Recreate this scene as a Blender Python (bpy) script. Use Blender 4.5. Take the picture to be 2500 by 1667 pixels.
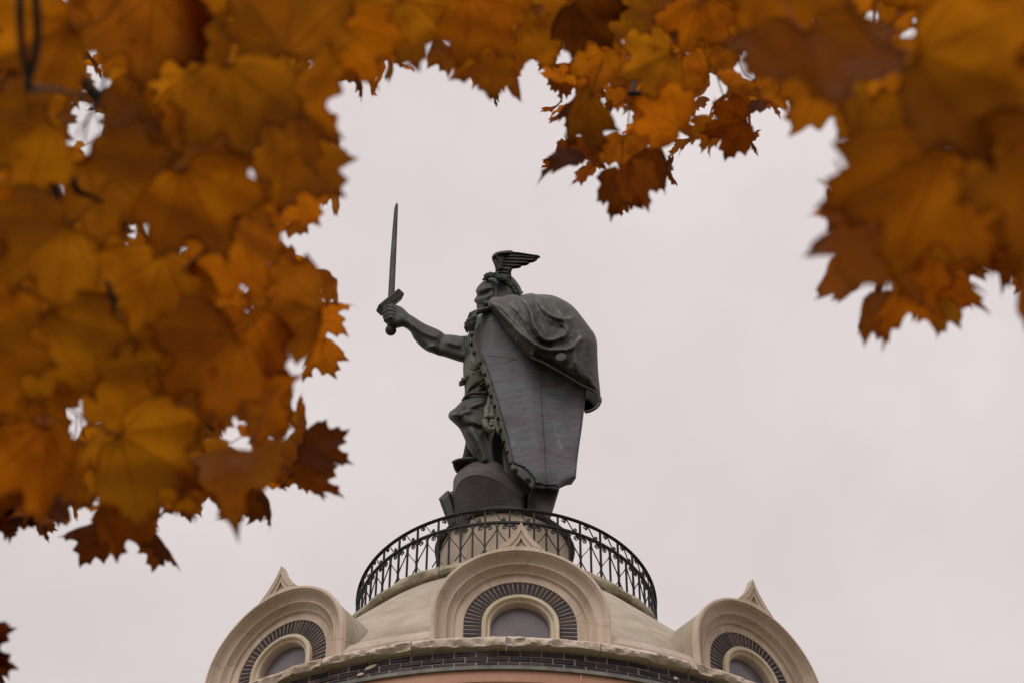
import bpy, bmesh, math, random
import numpy as np
from mathutils import Vector, Matrix, noise
from mathutils.geometry import delaunay_2d_cdt
random.seed(7)
for _o in list(bpy.data.objects): bpy.data.objects.remove(_o)
SC = bpy.context.scene; COL = SC.collection
PI = math.pi; TAU = 2*PI
# ---------------------------------------------------------------- camera
S = 2.3                      # railing radius in metres; tower sizes below are written in railing radii
CAMD, EYE = 11.5408*S, 1.6
F_PX, PITCH, ROLL, YAW = 5453.5, 0.802536, 0.005396, 0.0023696
fw = Vector((math.sin(YAW)*math.cos(PITCH), math.cos(YAW)*math.cos(PITCH), math.sin(PITCH)))
rt = Vector((math.cos(YAW), -math.sin(YAW), 0)); up = rt.cross(fw)
rt, up = math.cos(ROLL)*rt+math.sin(ROLL)*up, -math.sin(ROLL)*rt+math.cos(ROLL)*up
CAM = Vector((0, -CAMD, EYE))
cd = bpy.data.cameras.new('camera'); co = bpy.data.objects.new('camera', cd); COL.objects.link(co)
m = Matrix((rt, up, -fw)).transposed().to_4x4(); m.translation = CAM; co.matrix_world = m
cd.sensor_width = 36; cd.lens = F_PX/2500*36; cd.clip_start = .05; cd.clip_end = 3000
cd.dof.use_dof = True; cd.dof.focus_distance = 36.0; cd.dof.aperture_fstop = 8.2
SC.camera = co
# ---------------------------------------------------------------- sky, sun, exposure
W = bpy.data.worlds.new('World'); SC.world = W; W.use_nodes = True
nt = W.node_tree; nt.nodes.clear(); N = nt.nodes.new; K = nt.links.new
out = N('ShaderNodeOutputWorld'); bg = N('ShaderNodeBackground'); K(bg.outputs[0], out.inputs[0])
SUN_EL, SUN_AZ = math.radians(58), math.radians(200)
nish = N('ShaderNodeTexSky'); nish.sky_type = 'NISHITA'; nish.sun_disc = False
nish.sun_elevation = SUN_EL; nish.sun_rotation = SUN_AZ; nish.air_density = 1; nish.dust_density = 6
tc = N('ShaderNodeTexCoord')
n1 = N('ShaderNodeTexNoise'); n1.inputs['Scale'].default_value = 5.5; n1.inputs['Detail'].default_value = 5; n1.inputs['Roughness'].default_value = .5
K(tc.outputs['Generated'], n1.inputs['Vector'])
rmp = N('ShaderNodeValToRGB'); K(n1.outputs[0], rmp.inputs[0])
rmp.color_ramp.elements[0].position = .32; rmp.color_ramp.elements[0].color = (6.85, 6.12, 6.06, 1)
rmp.color_ramp.elements[1].position = .68; rmp.color_ramp.elements[1].color = (8.2, 7.38, 7.22, 1)
# overcast brightness rises gently from the horizon to overhead
sx = N('ShaderNodeSeparateXYZ'); K(tc.outputs['Generated'], sx.inputs[0])
mr = N('ShaderNodeMapRange'); K(sx.outputs[2], mr.inputs[0])
mr.inputs[1].default_value = -.05; mr.inputs[2].default_value = 1; mr.inputs[3].default_value = .62; mr.inputs[4].default_value = 1.2
vm = N('ShaderNodeVectorMath'); vm.operation = 'SCALE'; K(rmp.outputs[0], vm.inputs[0]); K(mr.outputs[0], vm.inputs['Scale'])
mx = N('ShaderNodeMix'); mx.data_type = 'RGBA'; mx.inputs[0].default_value = .93
K(nish.outputs[0], mx.inputs[6]); K(vm.outputs[0], mx.inputs[7])
K(mx.outputs[2], bg.inputs[0]); bg.inputs[1].default_value = .1
sd = bpy.data.lights.new('sun', 'SUN'); sd.energy = 1.5; sd.angle = math.radians(30); sd.color = (1, .95, .88)
so = bpy.data.objects.new('sun', sd); COL.objects.link(so)
sdir = Vector((math.sin(SUN_AZ)*math.cos(SUN_EL), math.cos(SUN_AZ)*math.cos(SUN_EL), math.sin(SUN_EL)))
so.rotation_euler = sdir.to_track_quat('Z', 'Y').to_euler(); so.location = (0, 0, 60)
SC.view_settings.view_transform = 'Standard'; SC.view_settings.look = 'None'
SC.view_settings.exposure = 0; SC.view_settings.gamma = 1; SC.view_settings.use_curve_mapping = False
SC.cycles.max_bounces = 8; SC.cycles.transmission_bounces = 6; SC.cycles.transparent_max_bounces = 8

# ---------------------------------------------------------------- helpers
def ray(px, py):
    return fw + rt*((px-1250)/F_PX) + up*((833.5-py)/F_PX)
def at(px, py, Y):
    r = ray(px, py); t = (Y+CAMD)/r.y
    return CAM + r*t
def at_d(px, py, d):
    return CAM + ray(px, py).normalized()*d
def tag(o, label=None, cat=None, group=None, kind=None):
    for k, v in (('label', label), ('category', cat), ('group', group), ('kind', kind)):
        if v: o[k] = v
    return o
def empty(name, loc=(0, 0, 0), parent=None):
    o = bpy.data.objects.new(name, None); COL.objects.link(o); o.location = loc; o.empty_display_size = .1
    if parent: o.parent = parent
    return o
def mesh(name, verts, faces, mats, smooth=False, mi=None):
    me = bpy.data.meshes.new(name); me.from_pydata([tuple(v) for v in verts], [], faces)
    for m_ in (mats if isinstance(mats, (list, tuple)) else [mats]): me.materials.append(m_)
    if smooth: me.polygons.foreach_set('use_smooth', [True]*len(me.polygons))
    if mi is not None: me.polygons.foreach_set('material_index', mi)
    me.update(); return me
def link(name, me, parent=None, M=None):
    o = bpy.data.objects.new(name, me); COL.objects.link(o)
    if parent: o.parent = parent
    if M is not None: o.matrix_local = M
    return o
def recalc(me):
    bm = bmesh.new(); bm.from_mesh(me); bmesh.ops.recalc_face_normals(bm, faces=bm.faces); bm.to_mesh(me); bm.free(); return me
def edge_split(me, deg=35):
    bm = bmesh.new(); bm.from_mesh(me)
    es = [e for e in bm.edges if len(e.link_faces) == 2 and e.calc_face_angle(0) > math.radians(deg)]
    bmesh.ops.split_edges(bm, edges=es); bm.to_mesh(me); bm.free(); return me
def lathe(prof, n=160, a0=0, a1=TAU, close=True):
    """prof: list of (R, z) in metres"""
    full = abs(a1-a0-TAU) < 1e-6; k = n if full else n+1; V = []; Fc = []
    for i in range(k):
        a = a0+(a1-a0)*i/n
        for R, z in prof: V.append((R*math.sin(a), -R*math.cos(a), z))
    P = len(prof)
    for i in range(n):
        j = (i+1) % k
        for q in range(P if close else P-1):
            r = (q+1) % P
            Fc.append((i*P+q, j*P+q, j*P+r, i*P+r))
    if close and not full:
        Fc.append(tuple(range(P))); Fc.append(tuple((k-1)*P+q for q in range(P))[::-1])
    return V, Fc
def tube(path, r, n=6, flat=None, closed=False):
    """sweep; flat=(binormal vector fn or Vector, width, thickness) gives a strip bar"""
    P = [Vector(p) for p in path]; V = []; Fc = []; L_ = len(P)
    ref = Vector((0, 0, 1))
    for i, p in enumerate(P):
        a = P[(i-1) % L_] if (closed or i > 0) else p; b = P[(i+1) % L_] if (closed or i < L_-1) else p
        t = (b-a).normalized() if (b-a).length > 1e-9 else Vector((0, 0, 1))
        if flat:
            bn = flat[0]; nn = t.cross(bn).normalized(); w, h = flat[1]/2, flat[2]/2
            ring = [p+bn*w+nn*h, p+bn*w-nn*h, p-bn*w-nn*h, p-bn*w+nn*h]; m_ = 4
        else:
            rf = ref if abs(t.dot(ref)) < .95 else Vector((1, 0, 0))
            u = t.cross(rf).normalized(); v = t.cross(u); rr = r[i] if isinstance(r, (list, tuple)) else r; m_ = n
            ring = [p+(u*math.cos(TAU*k/n)+v*math.sin(TAU*k/n))*rr for k in range(n)]
        V += ring
    for i in range(L_ if closed else L_-1):
        j = (i+1) % L_
        for k in range(m_): Fc.append((i*m_+k, j*m_+k, j*m_+(k+1) % m_, i*m_+(k+1) % m_))
    if not closed:
        Fc.append(tuple(range(m_))[::-1]); Fc.append(tuple((L_-1)*m_+k for k in range(m_)))
    return V, Fc
def box(x0, x1, y0, y1, z0, z1):
    V = [(x, y, z) for x in (x0, x1) for y in (y0, y1) for z in (z0, z1)]
    return V, [(0, 1, 3, 2), (4, 6, 7, 5), (0, 4, 5, 1), (2, 3, 7, 6), (0, 2, 6, 4), (1, 5, 7, 3)]
def bevelbox(sx, sy, sz, b):
    bm = bmesh.new(); bmesh.ops.create_cube(bm, size=1)
    for v in bm.verts: v.co = Vector((v.co.x*sx, v.co.y*sy, v.co.z*sz))
    bmesh.ops.bevel(bm, geom=list(bm.edges), offset=b, segments=1, affect='EDGES')
    V = [v.co.copy() for v in bm.verts]; Fc = [tuple(v.index for v in f.verts) for f in bm.faces]; bm.free(); return V, Fc
def merge(parts):
    V = []; Fc = []
    for v, f in parts:
        o = len(V); V += [tuple(x) for x in v]; Fc += [tuple(i+o for i in q) for q in f]
    return V, Fc
def smooth_path(pts, n=8, closed=False):
    P = [Vector(p) for p in pts]; out_ = []; L_ = len(P)
    for i in range(L_ if closed else L_-1):
        g = lambda k: P[k % L_] if closed else P[max(0, min(L_-1, k))]
        a, b, c, d = g(i-1), g(i), g(i+1), g(i+2)
        for k in range(n):
            t = k/n
            out_.append(.5*((2*b)+(c-a)*t+(2*a-5*b+4*c-d)*t*t+(3*b-a-3*c+d)*t**3))
    if not closed: out_.append(P[-1])
    return out_
# ---------------------------------------------------------------- materials
def mat(name, build, rough=.8, spec=.3):
    m_ = bpy.data.materials.new(name); m_.use_nodes = True; t = m_.node_tree; b = t.nodes['Principled BSDF']
    b.inputs['Roughness'].default_value = rough; b.inputs['Specular IOR Level'].default_value = spec
    build(t, b); return m_
def nz(t, scale, detail=6, rough=.6, stretch=None, coord='Object', dist=0):
    tcn = t.nodes.new('ShaderNodeTexCoord'); n = t.nodes.new('ShaderNodeTexNoise')
    n.inputs['Scale'].default_value = scale; n.inputs['Detail'].default_value = detail; n.inputs['Roughness'].default_value = rough
    n.inputs['Distortion'].default_value = dist
    if stretch:
        mp = t.nodes.new('ShaderNodeMapping'); mp.inputs['Scale'].default_value = stretch
        t.links.new(tcn.outputs[coord], mp.inputs[0]); t.links.new(mp.outputs[0], n.inputs['Vector'])
    else: t.links.new(tcn.outputs[coord], n.inputs['Vector'])
    return n.outputs[0]
def ramp(t, fac, stops):
    r = t.nodes.new('ShaderNodeValToRGB'); t.links.new(fac, r.inputs[0]); e = r.color_ramp.elements
    while len(e) < len(stops): e.new(.5)
    for k, (p, c) in enumerate(stops): e[k].position = p; e[k].color = (*c, 1)
    return r.outputs[0]
def mixc(t, fac, a, b, mode='MIX'):
    x = t.nodes.new('ShaderNodeMix'); x.data_type = 'RGBA'; x.blend_type = mode
    for s, i in ((fac, 0), (a, 6), (b, 7)):
        if isinstance(s, (int, float)): x.inputs[i].default_value = s
        elif isinstance(s, tuple): x.inputs[i].default_value = (*s, 1)
        else: t.links.new(s, x.inputs[i])
    return x.outputs[2]
def bump(t, b, h, strength=.3, dist=.02):
    n = t.nodes.new('ShaderNodeBump'); n.inputs['Strength'].default_value = strength; n.inputs['Distance'].default_value = dist
    t.links.new(h, n.inputs['Height']); t.links.new(n.outputs[0], b.inputs['Normal'])
def objrand(t):
    return t.nodes.new('ShaderNodeObjectInfo').outputs['Random']
def painted(c1, c2, c3, sc=.9, bstr=.15):
    def f(t, b):
        a = ramp(t, nz(t, sc, 7, .6), [(.3, c1), (.5, c2), (.72, c3)])
        st = ramp(t, nz(t, 2.2, 6, .65, (1.4, 1.4, .22)), [(.42, (.78, .76, .70)), (.6, (1, 1, 1))])
        c = mixc(t, .85, a, st, 'MULTIPLY')
        fine = ramp(t, nz(t, 26, 4, .6), [(.3, (.9, .9, .9)), (.7, (1.06, 1.05, 1.04))])
        c = mixc(t, .6, c, fine, 'MULTIPLY')
        cr = t.nodes.new('ShaderNodeTexVoronoi'); cr.feature = 'DISTANCE_TO_EDGE'; cr.inputs['Scale'].default_value = .75
        tcn = t.nodes.new('ShaderNodeTexCoord'); nn = t.nodes.new('ShaderNodeTexNoise'); nn.inputs['Scale'].default_value = 3; nn.inputs['Detail'].default_value = 5
        t.links.new(tcn.outputs['Object'], nn.inputs['Vector'])
        mx_ = t.nodes.new('ShaderNodeMix'); mx_.data_type = 'VECTOR'; mx_.inputs[0].default_value = .22
        t.links.new(tcn.outputs['Object'], mx_.inputs[4]); t.links.new(nn.outputs[1], mx_.inputs[5]); t.links.new(mx_.outputs[1], cr.inputs['Vector'])
        crk = ramp(t, cr.outputs[0], [(.0, (.5, .47, .43)), (.006, (1, 1, 1))])
        c = mixc(t, .55, c, crk, 'MULTIPLY')
        t.links.new(c, b.inputs['Base Color']); bump(t, b, nz(t, 30, 6, .6), bstr, .01)
    return f
M_TRIM = mat('painted_stone_trim', painted((.58, .455, .37), (.66, .53, .435), (.71, .585, .485)), .75)
M_FRAME = mat('cream_window_paint', painted((.62, .51, .38), (.68, .58, .44), (.72, .63, .50), 2), .6)
M_ROOF = mat('greenish_stucco', painted((.385, .335, .27), (.45, .395, .32), (.51, .45, .37), .55, .25), .85)
M_PLINTH = mat('pinkish_stucco', painted((.47, .38, .32), (.54, .44, .375), (.58, .49, .42), .8, .25), .85)
def _rock(lo, mid, hi):
    def f(t, b):
        c = ramp(t, nz(t, 3.2, 9, .7), [(.28, lo), (.48, mid), (.7, hi)])
        g = ramp(t, nz(t, 1.1, 4, .6), [(.38, (.86, .84, .78)), (.52, (1, 1, 1))])
        t.links.new(mixc(t, .6, c, g, 'MULTIPLY'), b.inputs['Base Color']); bump(t, b, nz(t, 14, 9, .7), .6, .04)
    return f
M_ROCK = mat('rock_faced_stone', _rock((.36, .28, .22), (.63, .515, .425), (.74, .63, .53)), .9)
M_COPE = mat('mossy_coping_stone', _rock((.25, .215, .15), (.40, .35, .265), (.52, .46, .36)), .95)
M_DRUM = mat('weathered_drum_stone', lambda t, b: (t.links.new(mixc(t, .7, ramp(t, nz(t, 1.6, 8, .65), [(.3, (.33, .28, .2)), (.5, (.46, .38, .31)), (.68, (.52, .43, .36))]), ramp(t, nz(t, 2.2, 6, .6, (1, 1, .18)), [(.36, (.62, .6, .5)), (.6, (1, 1, 1))]), 'MULTIPLY'), b.inputs['Base Color']), bump(t, b, nz(t, 20, 8, .65), .25, .02)), .9)
M_BRICK = mat('dark_glazed_brick', lambda t, b: (t.links.new(mixc(t, .5, ramp(t, objrand(t), [(0, (.027, .025, .035)), (.45, (.040, .033, .041)), (.8, (.060, .040, .043)), (1, (.095, .055, .048))]), ramp(t, nz(t, 18, 6, .65), [(.3, (.55, .55, .6)), (.62, (1.5, 1.45, 1.4))]), 'MULTIPLY'), b.inputs['Base Color']), bump(t, b, nz(t, 40, 5), .3, .005)), .6, .18)
M_MORTAR = mat('mortar', lambda t, b: t.links.new(ramp(t, nz(t, 12, 6, .7), [(.3, (.29, .235, .20)), (.7, (.46, .38, .33))]), b.inputs['Base Color']), .95)
M_LEAD = mat('grey_flashing', lambda t, b: (t.links.new(ramp(t, nz(t, 6, 7, .7), [(.3, (.10, .10, .095)), (.5, (.19, .19, .17)), (.7, (.28, .27, .24))]), b.inputs['Base Color'])), .7)
M_TERRA = mat('terracotta_paint', lambda t, b: (t.links.new(mixc(t, .5, ramp(t, nz(t, 1.3, 7, .6), [(.3, (.47, .24, .155)), (.7, (.56, .31, .21))]), ramp(t, nz(t, 9, 6, .7), [(.35, (.85, .82, .8)), (.6, (1, 1, 1))]), 'MULTIPLY'), b.inputs['Base Color'])), .6)
M_IRON = mat('black_wrought_iron', lambda t, b: t.links.new(ramp(t, nz(t, 9, 5), [(.35, (.008, .008, .008)), (.7, (.022, .02, .019))]), b.inputs['Base Color']), .6, .25)
M_GLASS = mat('dusty_window_glass', lambda t, b: t.links.new(ramp(t, nz(t, 3, 4), [(.3, (.14, .12, .145)), (.7, (.19, .165, .19))]), b.inputs['Base Color']), .22, .55)
M_REVEAL = mat('mauve_window_reveal', lambda t, b: t.links.new(ramp(t, nz(t, 5, 4), [(.3, (.52, .45, .43)), (.7, (.62, .54, .51))]), b.inputs['Base Color']), .8)
M_PATCH = mat('pale_mortar_smear', lambda t, b: t.links.new(ramp(t, nz(t, 20, 5), [(.3, (.55, .42, .32)), (.7, (.75, .62, .5))]), b.inputs['Base Color']), .9)
def bronze(cs, vst, sc=1.0, streak=(1, 1, .3), pale=.35, wear=0):
    def f(t, b):
        a = ramp(t, nz(t, 1.5*sc, 8, .65), [(.3, cs[0]), (.47, cs[1]), (.66, cs[2])])
        s = ramp(t, nz(t, 7*sc, 8, .7, streak), [(.35, (.62, .62, .64)), (.55, (1, 1, 1)), (.72, (1.35, 1.4, 1.38))])
        c = mixc(t, .75, a, s, 'MULTIPLY')
        c = mixc(t, ramp(t, nz(t, 3.1*sc, 9, .75, None, 'Object', .6), [(.56, (0, 0, 0)), (.72, (pale, pale, pale))]), c, vst)
        gk = ramp(t, nz(t, 16*sc, 5, .75, streak), [(.30, (.62, .60, .62)), (.45, (1, 1, 1)), (.66, (1.1, 1.12, 1.1))]); c = mixc(t, .8, c, gk, 'MULTIPLY')
        if wear:
            ge = t.nodes.new('ShaderNodeNewGeometry')
            wr_ = ramp(t, ge.outputs['Pointiness'], [(.44, (.45, .43, .43)), (.495, (1, 1, 1)), (.53, (1+wear, 1+wear, 1+wear)), (.60, (1+2.0*wear, 1+2.0*wear, 1+2*wear))]); c = mixc(t, 1.0, c, wr_, 'MULTIPLY')
        t.links.new(c, b.inputs['Base Color']); bump(t, b, nz(t, 22, 6, .6), .25, .015)
    return f
M_BRONZE = mat('dark_green_bronze', bronze(((.011, .0095, .009), (.021, .0225, .018), (.036, .041, .033)), (.085, .095, .078), wear=.8), .62, .35)
M_CAPE = mat('cape_bronze', bronze(((.019, .014, .016), (.031, .027, .026), (.050, .055, .045)), (.17, .16, .155), .8, (1, 1, .45), .65, 1.2), .6, .35)
M_SHIELD = mat('shield_bronze', bronze(((.070, .058, .070), (.125, .112, .138), (.115, .160, .168)), (.27, .29, .31), .9, (.55, .55, 2.6), .75), .6, .35)
M_RIM = mat('pale_verdigris_rim', bronze(((.11, .115, .085), (.18, .19, .145), (.24, .25, .195)), (.3, .31, .25), 2), .7)
M_BASE = mat('brown_base_bronze', bronze(((.018, .013, .014), (.034, .026, .027), (.058, .046, .045)), (.12, .105, .10), wear=.2), .6, .35)
M_WING = mat('black_wing_shaded_lining', bronze(((.006, .005, .005), (.011, .009, .009), (.017, .014, .0135)), (.03, .027, .025), 2), .7)
M_WREATH = mat('wreath_verdigris', bronze(((.035, .050, .036), (.055, .085, .062), (.075, .15, .105)), (.16, .24, .19), 4), .7)
M_BODY = mat('pale_tunic_bronze', bronze(((.075, .072, .055), (.12, .115, .088), (.16, .155, .12)), (.22, .22, .18), 1.6), .65)
M_GRASS = mat('autumn_grass', lambda t, b: t.links.new(ramp(t, nz(t, .6, 8, .7), [(.35, (.06, .055, .02)), (.55, (.07, .075, .025)), (.7, (.13, .075, .025))]), b.inputs['Base Color']), .95)
M_PAVE = mat('pale_paving', lambda t, b: t.links.new(ramp(t, nz(t, 1.5, 8, .7), [(.3, (.2, .185, .165)), (.7, (.3, .28, .25))]), b.inputs['Base Color']), .9)
M_BARK = mat('dark_maple_bark', lambda t, b: (t.links.new(ramp(t, nz(t, 14, 7, .7, (1, 1, .3)), [(.3, (.018, .012, .010)), (.7, (.06, .042, .034))]), b.inputs['Base Color']), bump(t, b, nz(t, 20, 6), .5, .01)), .95)
# ---------------------------------------------------------------- ground
V, Fc = lathe([(.001, -.0), (14, 0), (60, 0), (400, -1), (1500, -6)], 64, close=False)
g = link('ground', recalc(mesh('ground', V, Fc, M_GRASS))); tag(g, kind='structure')
V, Fc = lathe([(.001, .02), (13, .02), (13, -.1)], 96, close=False)
g = link('pavement', recalc(mesh('pavement', V, Fc, M_PAVE))); tag(g, kind='structure')
# ---------------------------------------------------------------- tower
Z = lambda h: h*S+EYE       # height above ground from a height above the eye in railing radii
DL = .034268; NB = 10
tower = tag(empty('monument_tower'), 'round cream and dark brick monument tower with arched dormer windows below the bronze warrior', 'tower')
def P(*rz): return [(R*S, Z(z)) for R, z in rz]
# shaft below the frame, down to the ground
V, Fc = lathe([(R*S, z) for R, z in ((2.2, 0), (2.2, 9), (2.0, 9.2), (1.2, 9.4), (1.2, Z(6.3)), (2.3, Z(6.4)), (2.3, 6.62*S+EYE), (2.1, 6.62*S+EYE), (1.0, Z(6.7)), (1.0, 0))], 96)
link('shaft', edge_split(recalc(mesh('shaft', V, Fc, M_ROCK, True))), tower)
cv, cf = lathe([(.16*S, 9.05), (.16*S, 9.4), (.11*S, 9.5), (.10*S, Z(5.9)), (.17*S, Z(6.1)), (.17*S, Z(6.39)), (.02, Z(6.39)), (.02, 9.05)], 20)
colm = edge_split(recalc(mesh('column', cv, cf, M_TERRA, True)))
for k in range(NB):
    a = DL+TAU*(k+.5)/NB; link('column', colm, tower, Matrix.Translation((2.0*S*math.sin(a), -2.0*S*math.cos(a), 0)))
# painted metal entablature
V, Fc = lathe(P((2.30, 6.995), (2.463, 6.995), (2.463, 6.925), (2.452, 6.915), (2.452, 6.90), (2.475, 6.89), (2.475, 6.78), (2.49, 6.77), (2.49, 6.64), (2.3, 6.62)), 220)
link('fascia', edge_split(recalc(mesh('fascia', V, Fc, M_TERRA, True))), tower)
sv, sf = bevelbox(.012*S, .012*S, .066*S, .004)
sme = mesh('fascia_seam', sv, sf, M_TERRA)
for a in (.155, -.35, .7, -.86): link('fascia_seam', sme, tower, Matrix.Rotation(a, 4, 'Z')@Matrix.Translation((0, -2.462*S, Z(6.96))))
V, Fc = lathe(P((2.30, 7.022), (2.470, 7.022), (2.476, 7.018), (2.476, 6.9955), (2.30, 6.9955)), 220)
link('flashing', edge_split(recalc(mesh('flashing', V, Fc, M_LEAD, True))), tower)
# brick band: mortar backing, then single bricks
V, Fc = lathe(P((2.25, 7.135), (2.4492, 7.135), (2.4492, 7.0225), (2.25, 7.0225)), 220)
link('mortar_bed', edge_split(recalc(mesh('mortar_bed', V, Fc, M_MORTAR, True))), tower)
bl, bh, nb_ = .1055*S, .0300*S, 137
def brickmesh(l, h, d, n=3, jit=0):
    bm = bmesh.new(); bmesh.ops.create_cube(bm, size=1)
    for v in bm.verts: v.co = Vector((v.co.x*l, v.co.y*d, v.co.z*h))
    bmesh.ops.bevel(bm, geom=list(bm.edges), offset=.006, segments=1, affect='EDGES')
    for v in bm.verts: v.co += Vector((random.uniform(-1, 1), random.uniform(-1, 1), random.uniform(-1, 1)))*jit
    me = bpy.data.meshes.new('brick'); bm.to_mesh(me); bm.free(); me.materials.append(M_BRICK); return me
bms = [brickmesh(bl, bh, .03*S, jit=.004) for _ in range(6)]
cnt = 0; hid = []
for row in range(3):
    zc = 7.0235+.0178+row*.0355
    for k in range(nb_):
        a = TAU*(k+.5*(row % 2))/nb_+.006
        a = (a+PI) % TAU-PI
        M_ = Matrix.Rotation(a+random.uniform(-1, 1)*.0006, 4, 'Z')@Matrix.Translation((0, -(2.4375+random.uniform(0, .0015))*S, Z(zc)))
        if abs(a) < .95:
            link('brick', random.choice(bms), tower, M_); cnt += 1
        else: hid.append(([M_@v.co for v in bms[0].vertices], [tuple(p.vertices) for p in bms[0].polygons]))
V, Fc = merge(hid); tag(link('brick_courses', mesh('brick_courses', V, Fc, M_BRICK), tower), kind='stuff')
# pale smears on the bricks
def smear(px, py, w, h, ang):
    r = ray(px, py); R = 2.4545*S
    a_, b_, c_ = r.x**2+r.y**2, -2*r.y*CAMD, CAMD**2-R*R; t_ = (-b_-math.sqrt(b_*b_-4*a_*c_))/2/a_; c = CAM+r*t_
    az = math.atan2(c.x, -c.y); V = []; n = 14
    for k in range(n):
        q = TAU*k/n; rr = random.uniform(.75, 1.15); u, v = math.cos(q)*w*rr, math.sin(q)*h*rr
        u, v = u*math.cos(ang)-v*math.sin(ang), u*math.sin(ang)+v*math.cos(ang); V.append((u, 0, v))
    V2 = V+[(x*.8, -.012, z*.8) for x, y, z in V]
    Fc = [(k, (k+1) % n, n+(k+1) % n, n+k) for k in range(n)]+[tuple(range(n, 2*n))]
    link('mortar_smear', recalc(mesh('mortar_smear', V2, Fc, M_PATCH)), tower, Matrix.Translation(c)@Matrix.Rotation(az, 4, 'Z'))
smear(906, 1628, .085, .028, .25); smear(880, 1646, .05, .022, .1); smear(1649, 1655, .03, .026, 0)
# rock faced cornice blocks
nblk = 32
for k in range(nblk):
    a0, a1 = TAU*k/nblk+.0012, TAU*(k+1)/nblk-.0012; na, npf = 64, 12
    prof = [(2.30, 7.138), (2.42, 7.136), (2.472, 7.1355), (2.486, 7.139), (2.490, 7.150), (2.490, 7.164), (2.489, 7.178), (2.485, 7.190), (2.474, 7.202), (2.455, 7.214), (2.40, 7.232), (2.30, 7.245)]
    V = []; 
    for i in range(na+1):
        a = a0+(a1-a0)*i/na
        for q, (R, z) in enumerate(prof):
            if 2 <= q <= 9:
                p = Vector((a*2.5*S*1.15, z*S*2.2, k*.11)); d = .020-abs(noise.fractal(p*1.3, .8, 2.2, 5))*.055-abs(noise.noise(p*4.1))*.012
                R = R+d*(.8, .8, .8, .8, .7, .5, .3, .12)[q-2]; z = z+noise.fractal(p*1.7+Vector((9, 3, 1)), .9, 2.2, 4)*(.007, .007, .005, .004, .003, .002, .001, .001)[q-2]
            V.append((R*S*math.sin(a), -R*S*math.cos(a), Z(z)))
    m_ = len(prof)
    Fc = [(i*m_+q, (i+1)*m_+q, (i+1)*m_+(q+1) % m_, i*m_+(q+1) % m_) for i in range(na) for q in range(m_)]
    Fc += [tuple(range(m_)), tuple(na*m_+q for q in range(m_))[::-1]]
    link('cornice_stone', edge_split(recalc(mesh('cornice_stone', V, Fc, M_ROCK, True)), 28), tower)
for k in range(NB):
    ac = DL+TAU*(k+.5)/NB; hw = TAU/NB/2-.203
    V, Fc = lathe(P((2.1, 7.24), (2.318, 7.24), (2.305, 7.36), (2.235, 7.455), (2.19, 7.475), (2.1, 7.475)), 24, ac-hw, ac+hw)
    link('plinth_band', edge_split(recalc(mesh('plinth_band', V, Fc, M_PLINTH, True)), 30), tower)
# conical stucco roof
for k in range(NB):
    ac = DL+TAU*(k+.5)/NB; hw = TAU/NB/2-.165
    V, Fc = lathe(P((2.188, 7.47), (2.18, 7.502), (2.085, 7.625), (2.0, 7.625), (2.0, 7.47)), 16, ac-hw, ac+hw)
    link('roof_skirt', edge_split(recalc(mesh('roof_skirt', V, Fc, M_ROOF, True)), 50), tower)
V, Fc = lathe(P((2.0855, 7.6235), (1.9, 7.86), (1.5, 8.33), (1.06, 8.84), (.9, 8.84), (.9, 7.6235)), 220)
link('roof', edge_split(recalc(mesh('roof', V, Fc, M_ROOF, True)), 50), tower)
ncp = 16
for k in range(ncp):
    a0, a1 = TAU*k/ncp+.003, TAU*(k+1)/ncp-.003; na = 36
    prof = [(.88, 8.842), (1.06, 8.842), (1.085, 8.85), (1.098, 8.87), (1.096, 8.895), (1.08, 8.92), (1.05, 8.935), (.88, 8.94)]
    V = []
    for i in range(na+1):
        a = a0+(a1-a0)*i/na
        for q, (R, z) in enumerate(prof):
            if 2 <= q <= 6:
                p = Vector((a*3.2, z*6, k*.3)); R += noise.fractal(p*1.6, .9, 2.1, 5)*.018; z += noise.noise(p*2.1)*.009
            V.append((R*S*math.sin(a), -R*S*math.cos(a), Z(z)))
    m_ = len(prof)
    Fc = [(i*m_+q, (i+1)*m_+q, (i+1)*m_+(q+1) % m_, i*m_+(q+1) % m_) for i in range(na) for q in range(m_)]
    Fc += [tuple(range(m_)), tuple(na*m_+q for q in range(m_))[::-1]]
    link('coping_stone', edge_split(recalc(mesh('coping_stone', V, Fc, M_COPE, True)), 30), tower)
V, Fc = lathe(P((.87, 8.93), (.0005, 8.96), (.0005, 8.85), (.87, 8.85)), 64)
link('terrace', recalc(mesh('terrace', V, Fc, M_COPE, True)), tower)
# drum under the statue
V, Fc = lathe(P((.0005, 8.9), (.437, 8.9), (.437, 9.855), (.0005, 9.855)), 96)
link('drum', edge_split(recalc(mesh('drum', V, Fc, M_DRUM, True))), tower, Matrix.Translation((-.03, 0, 0)))
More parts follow.
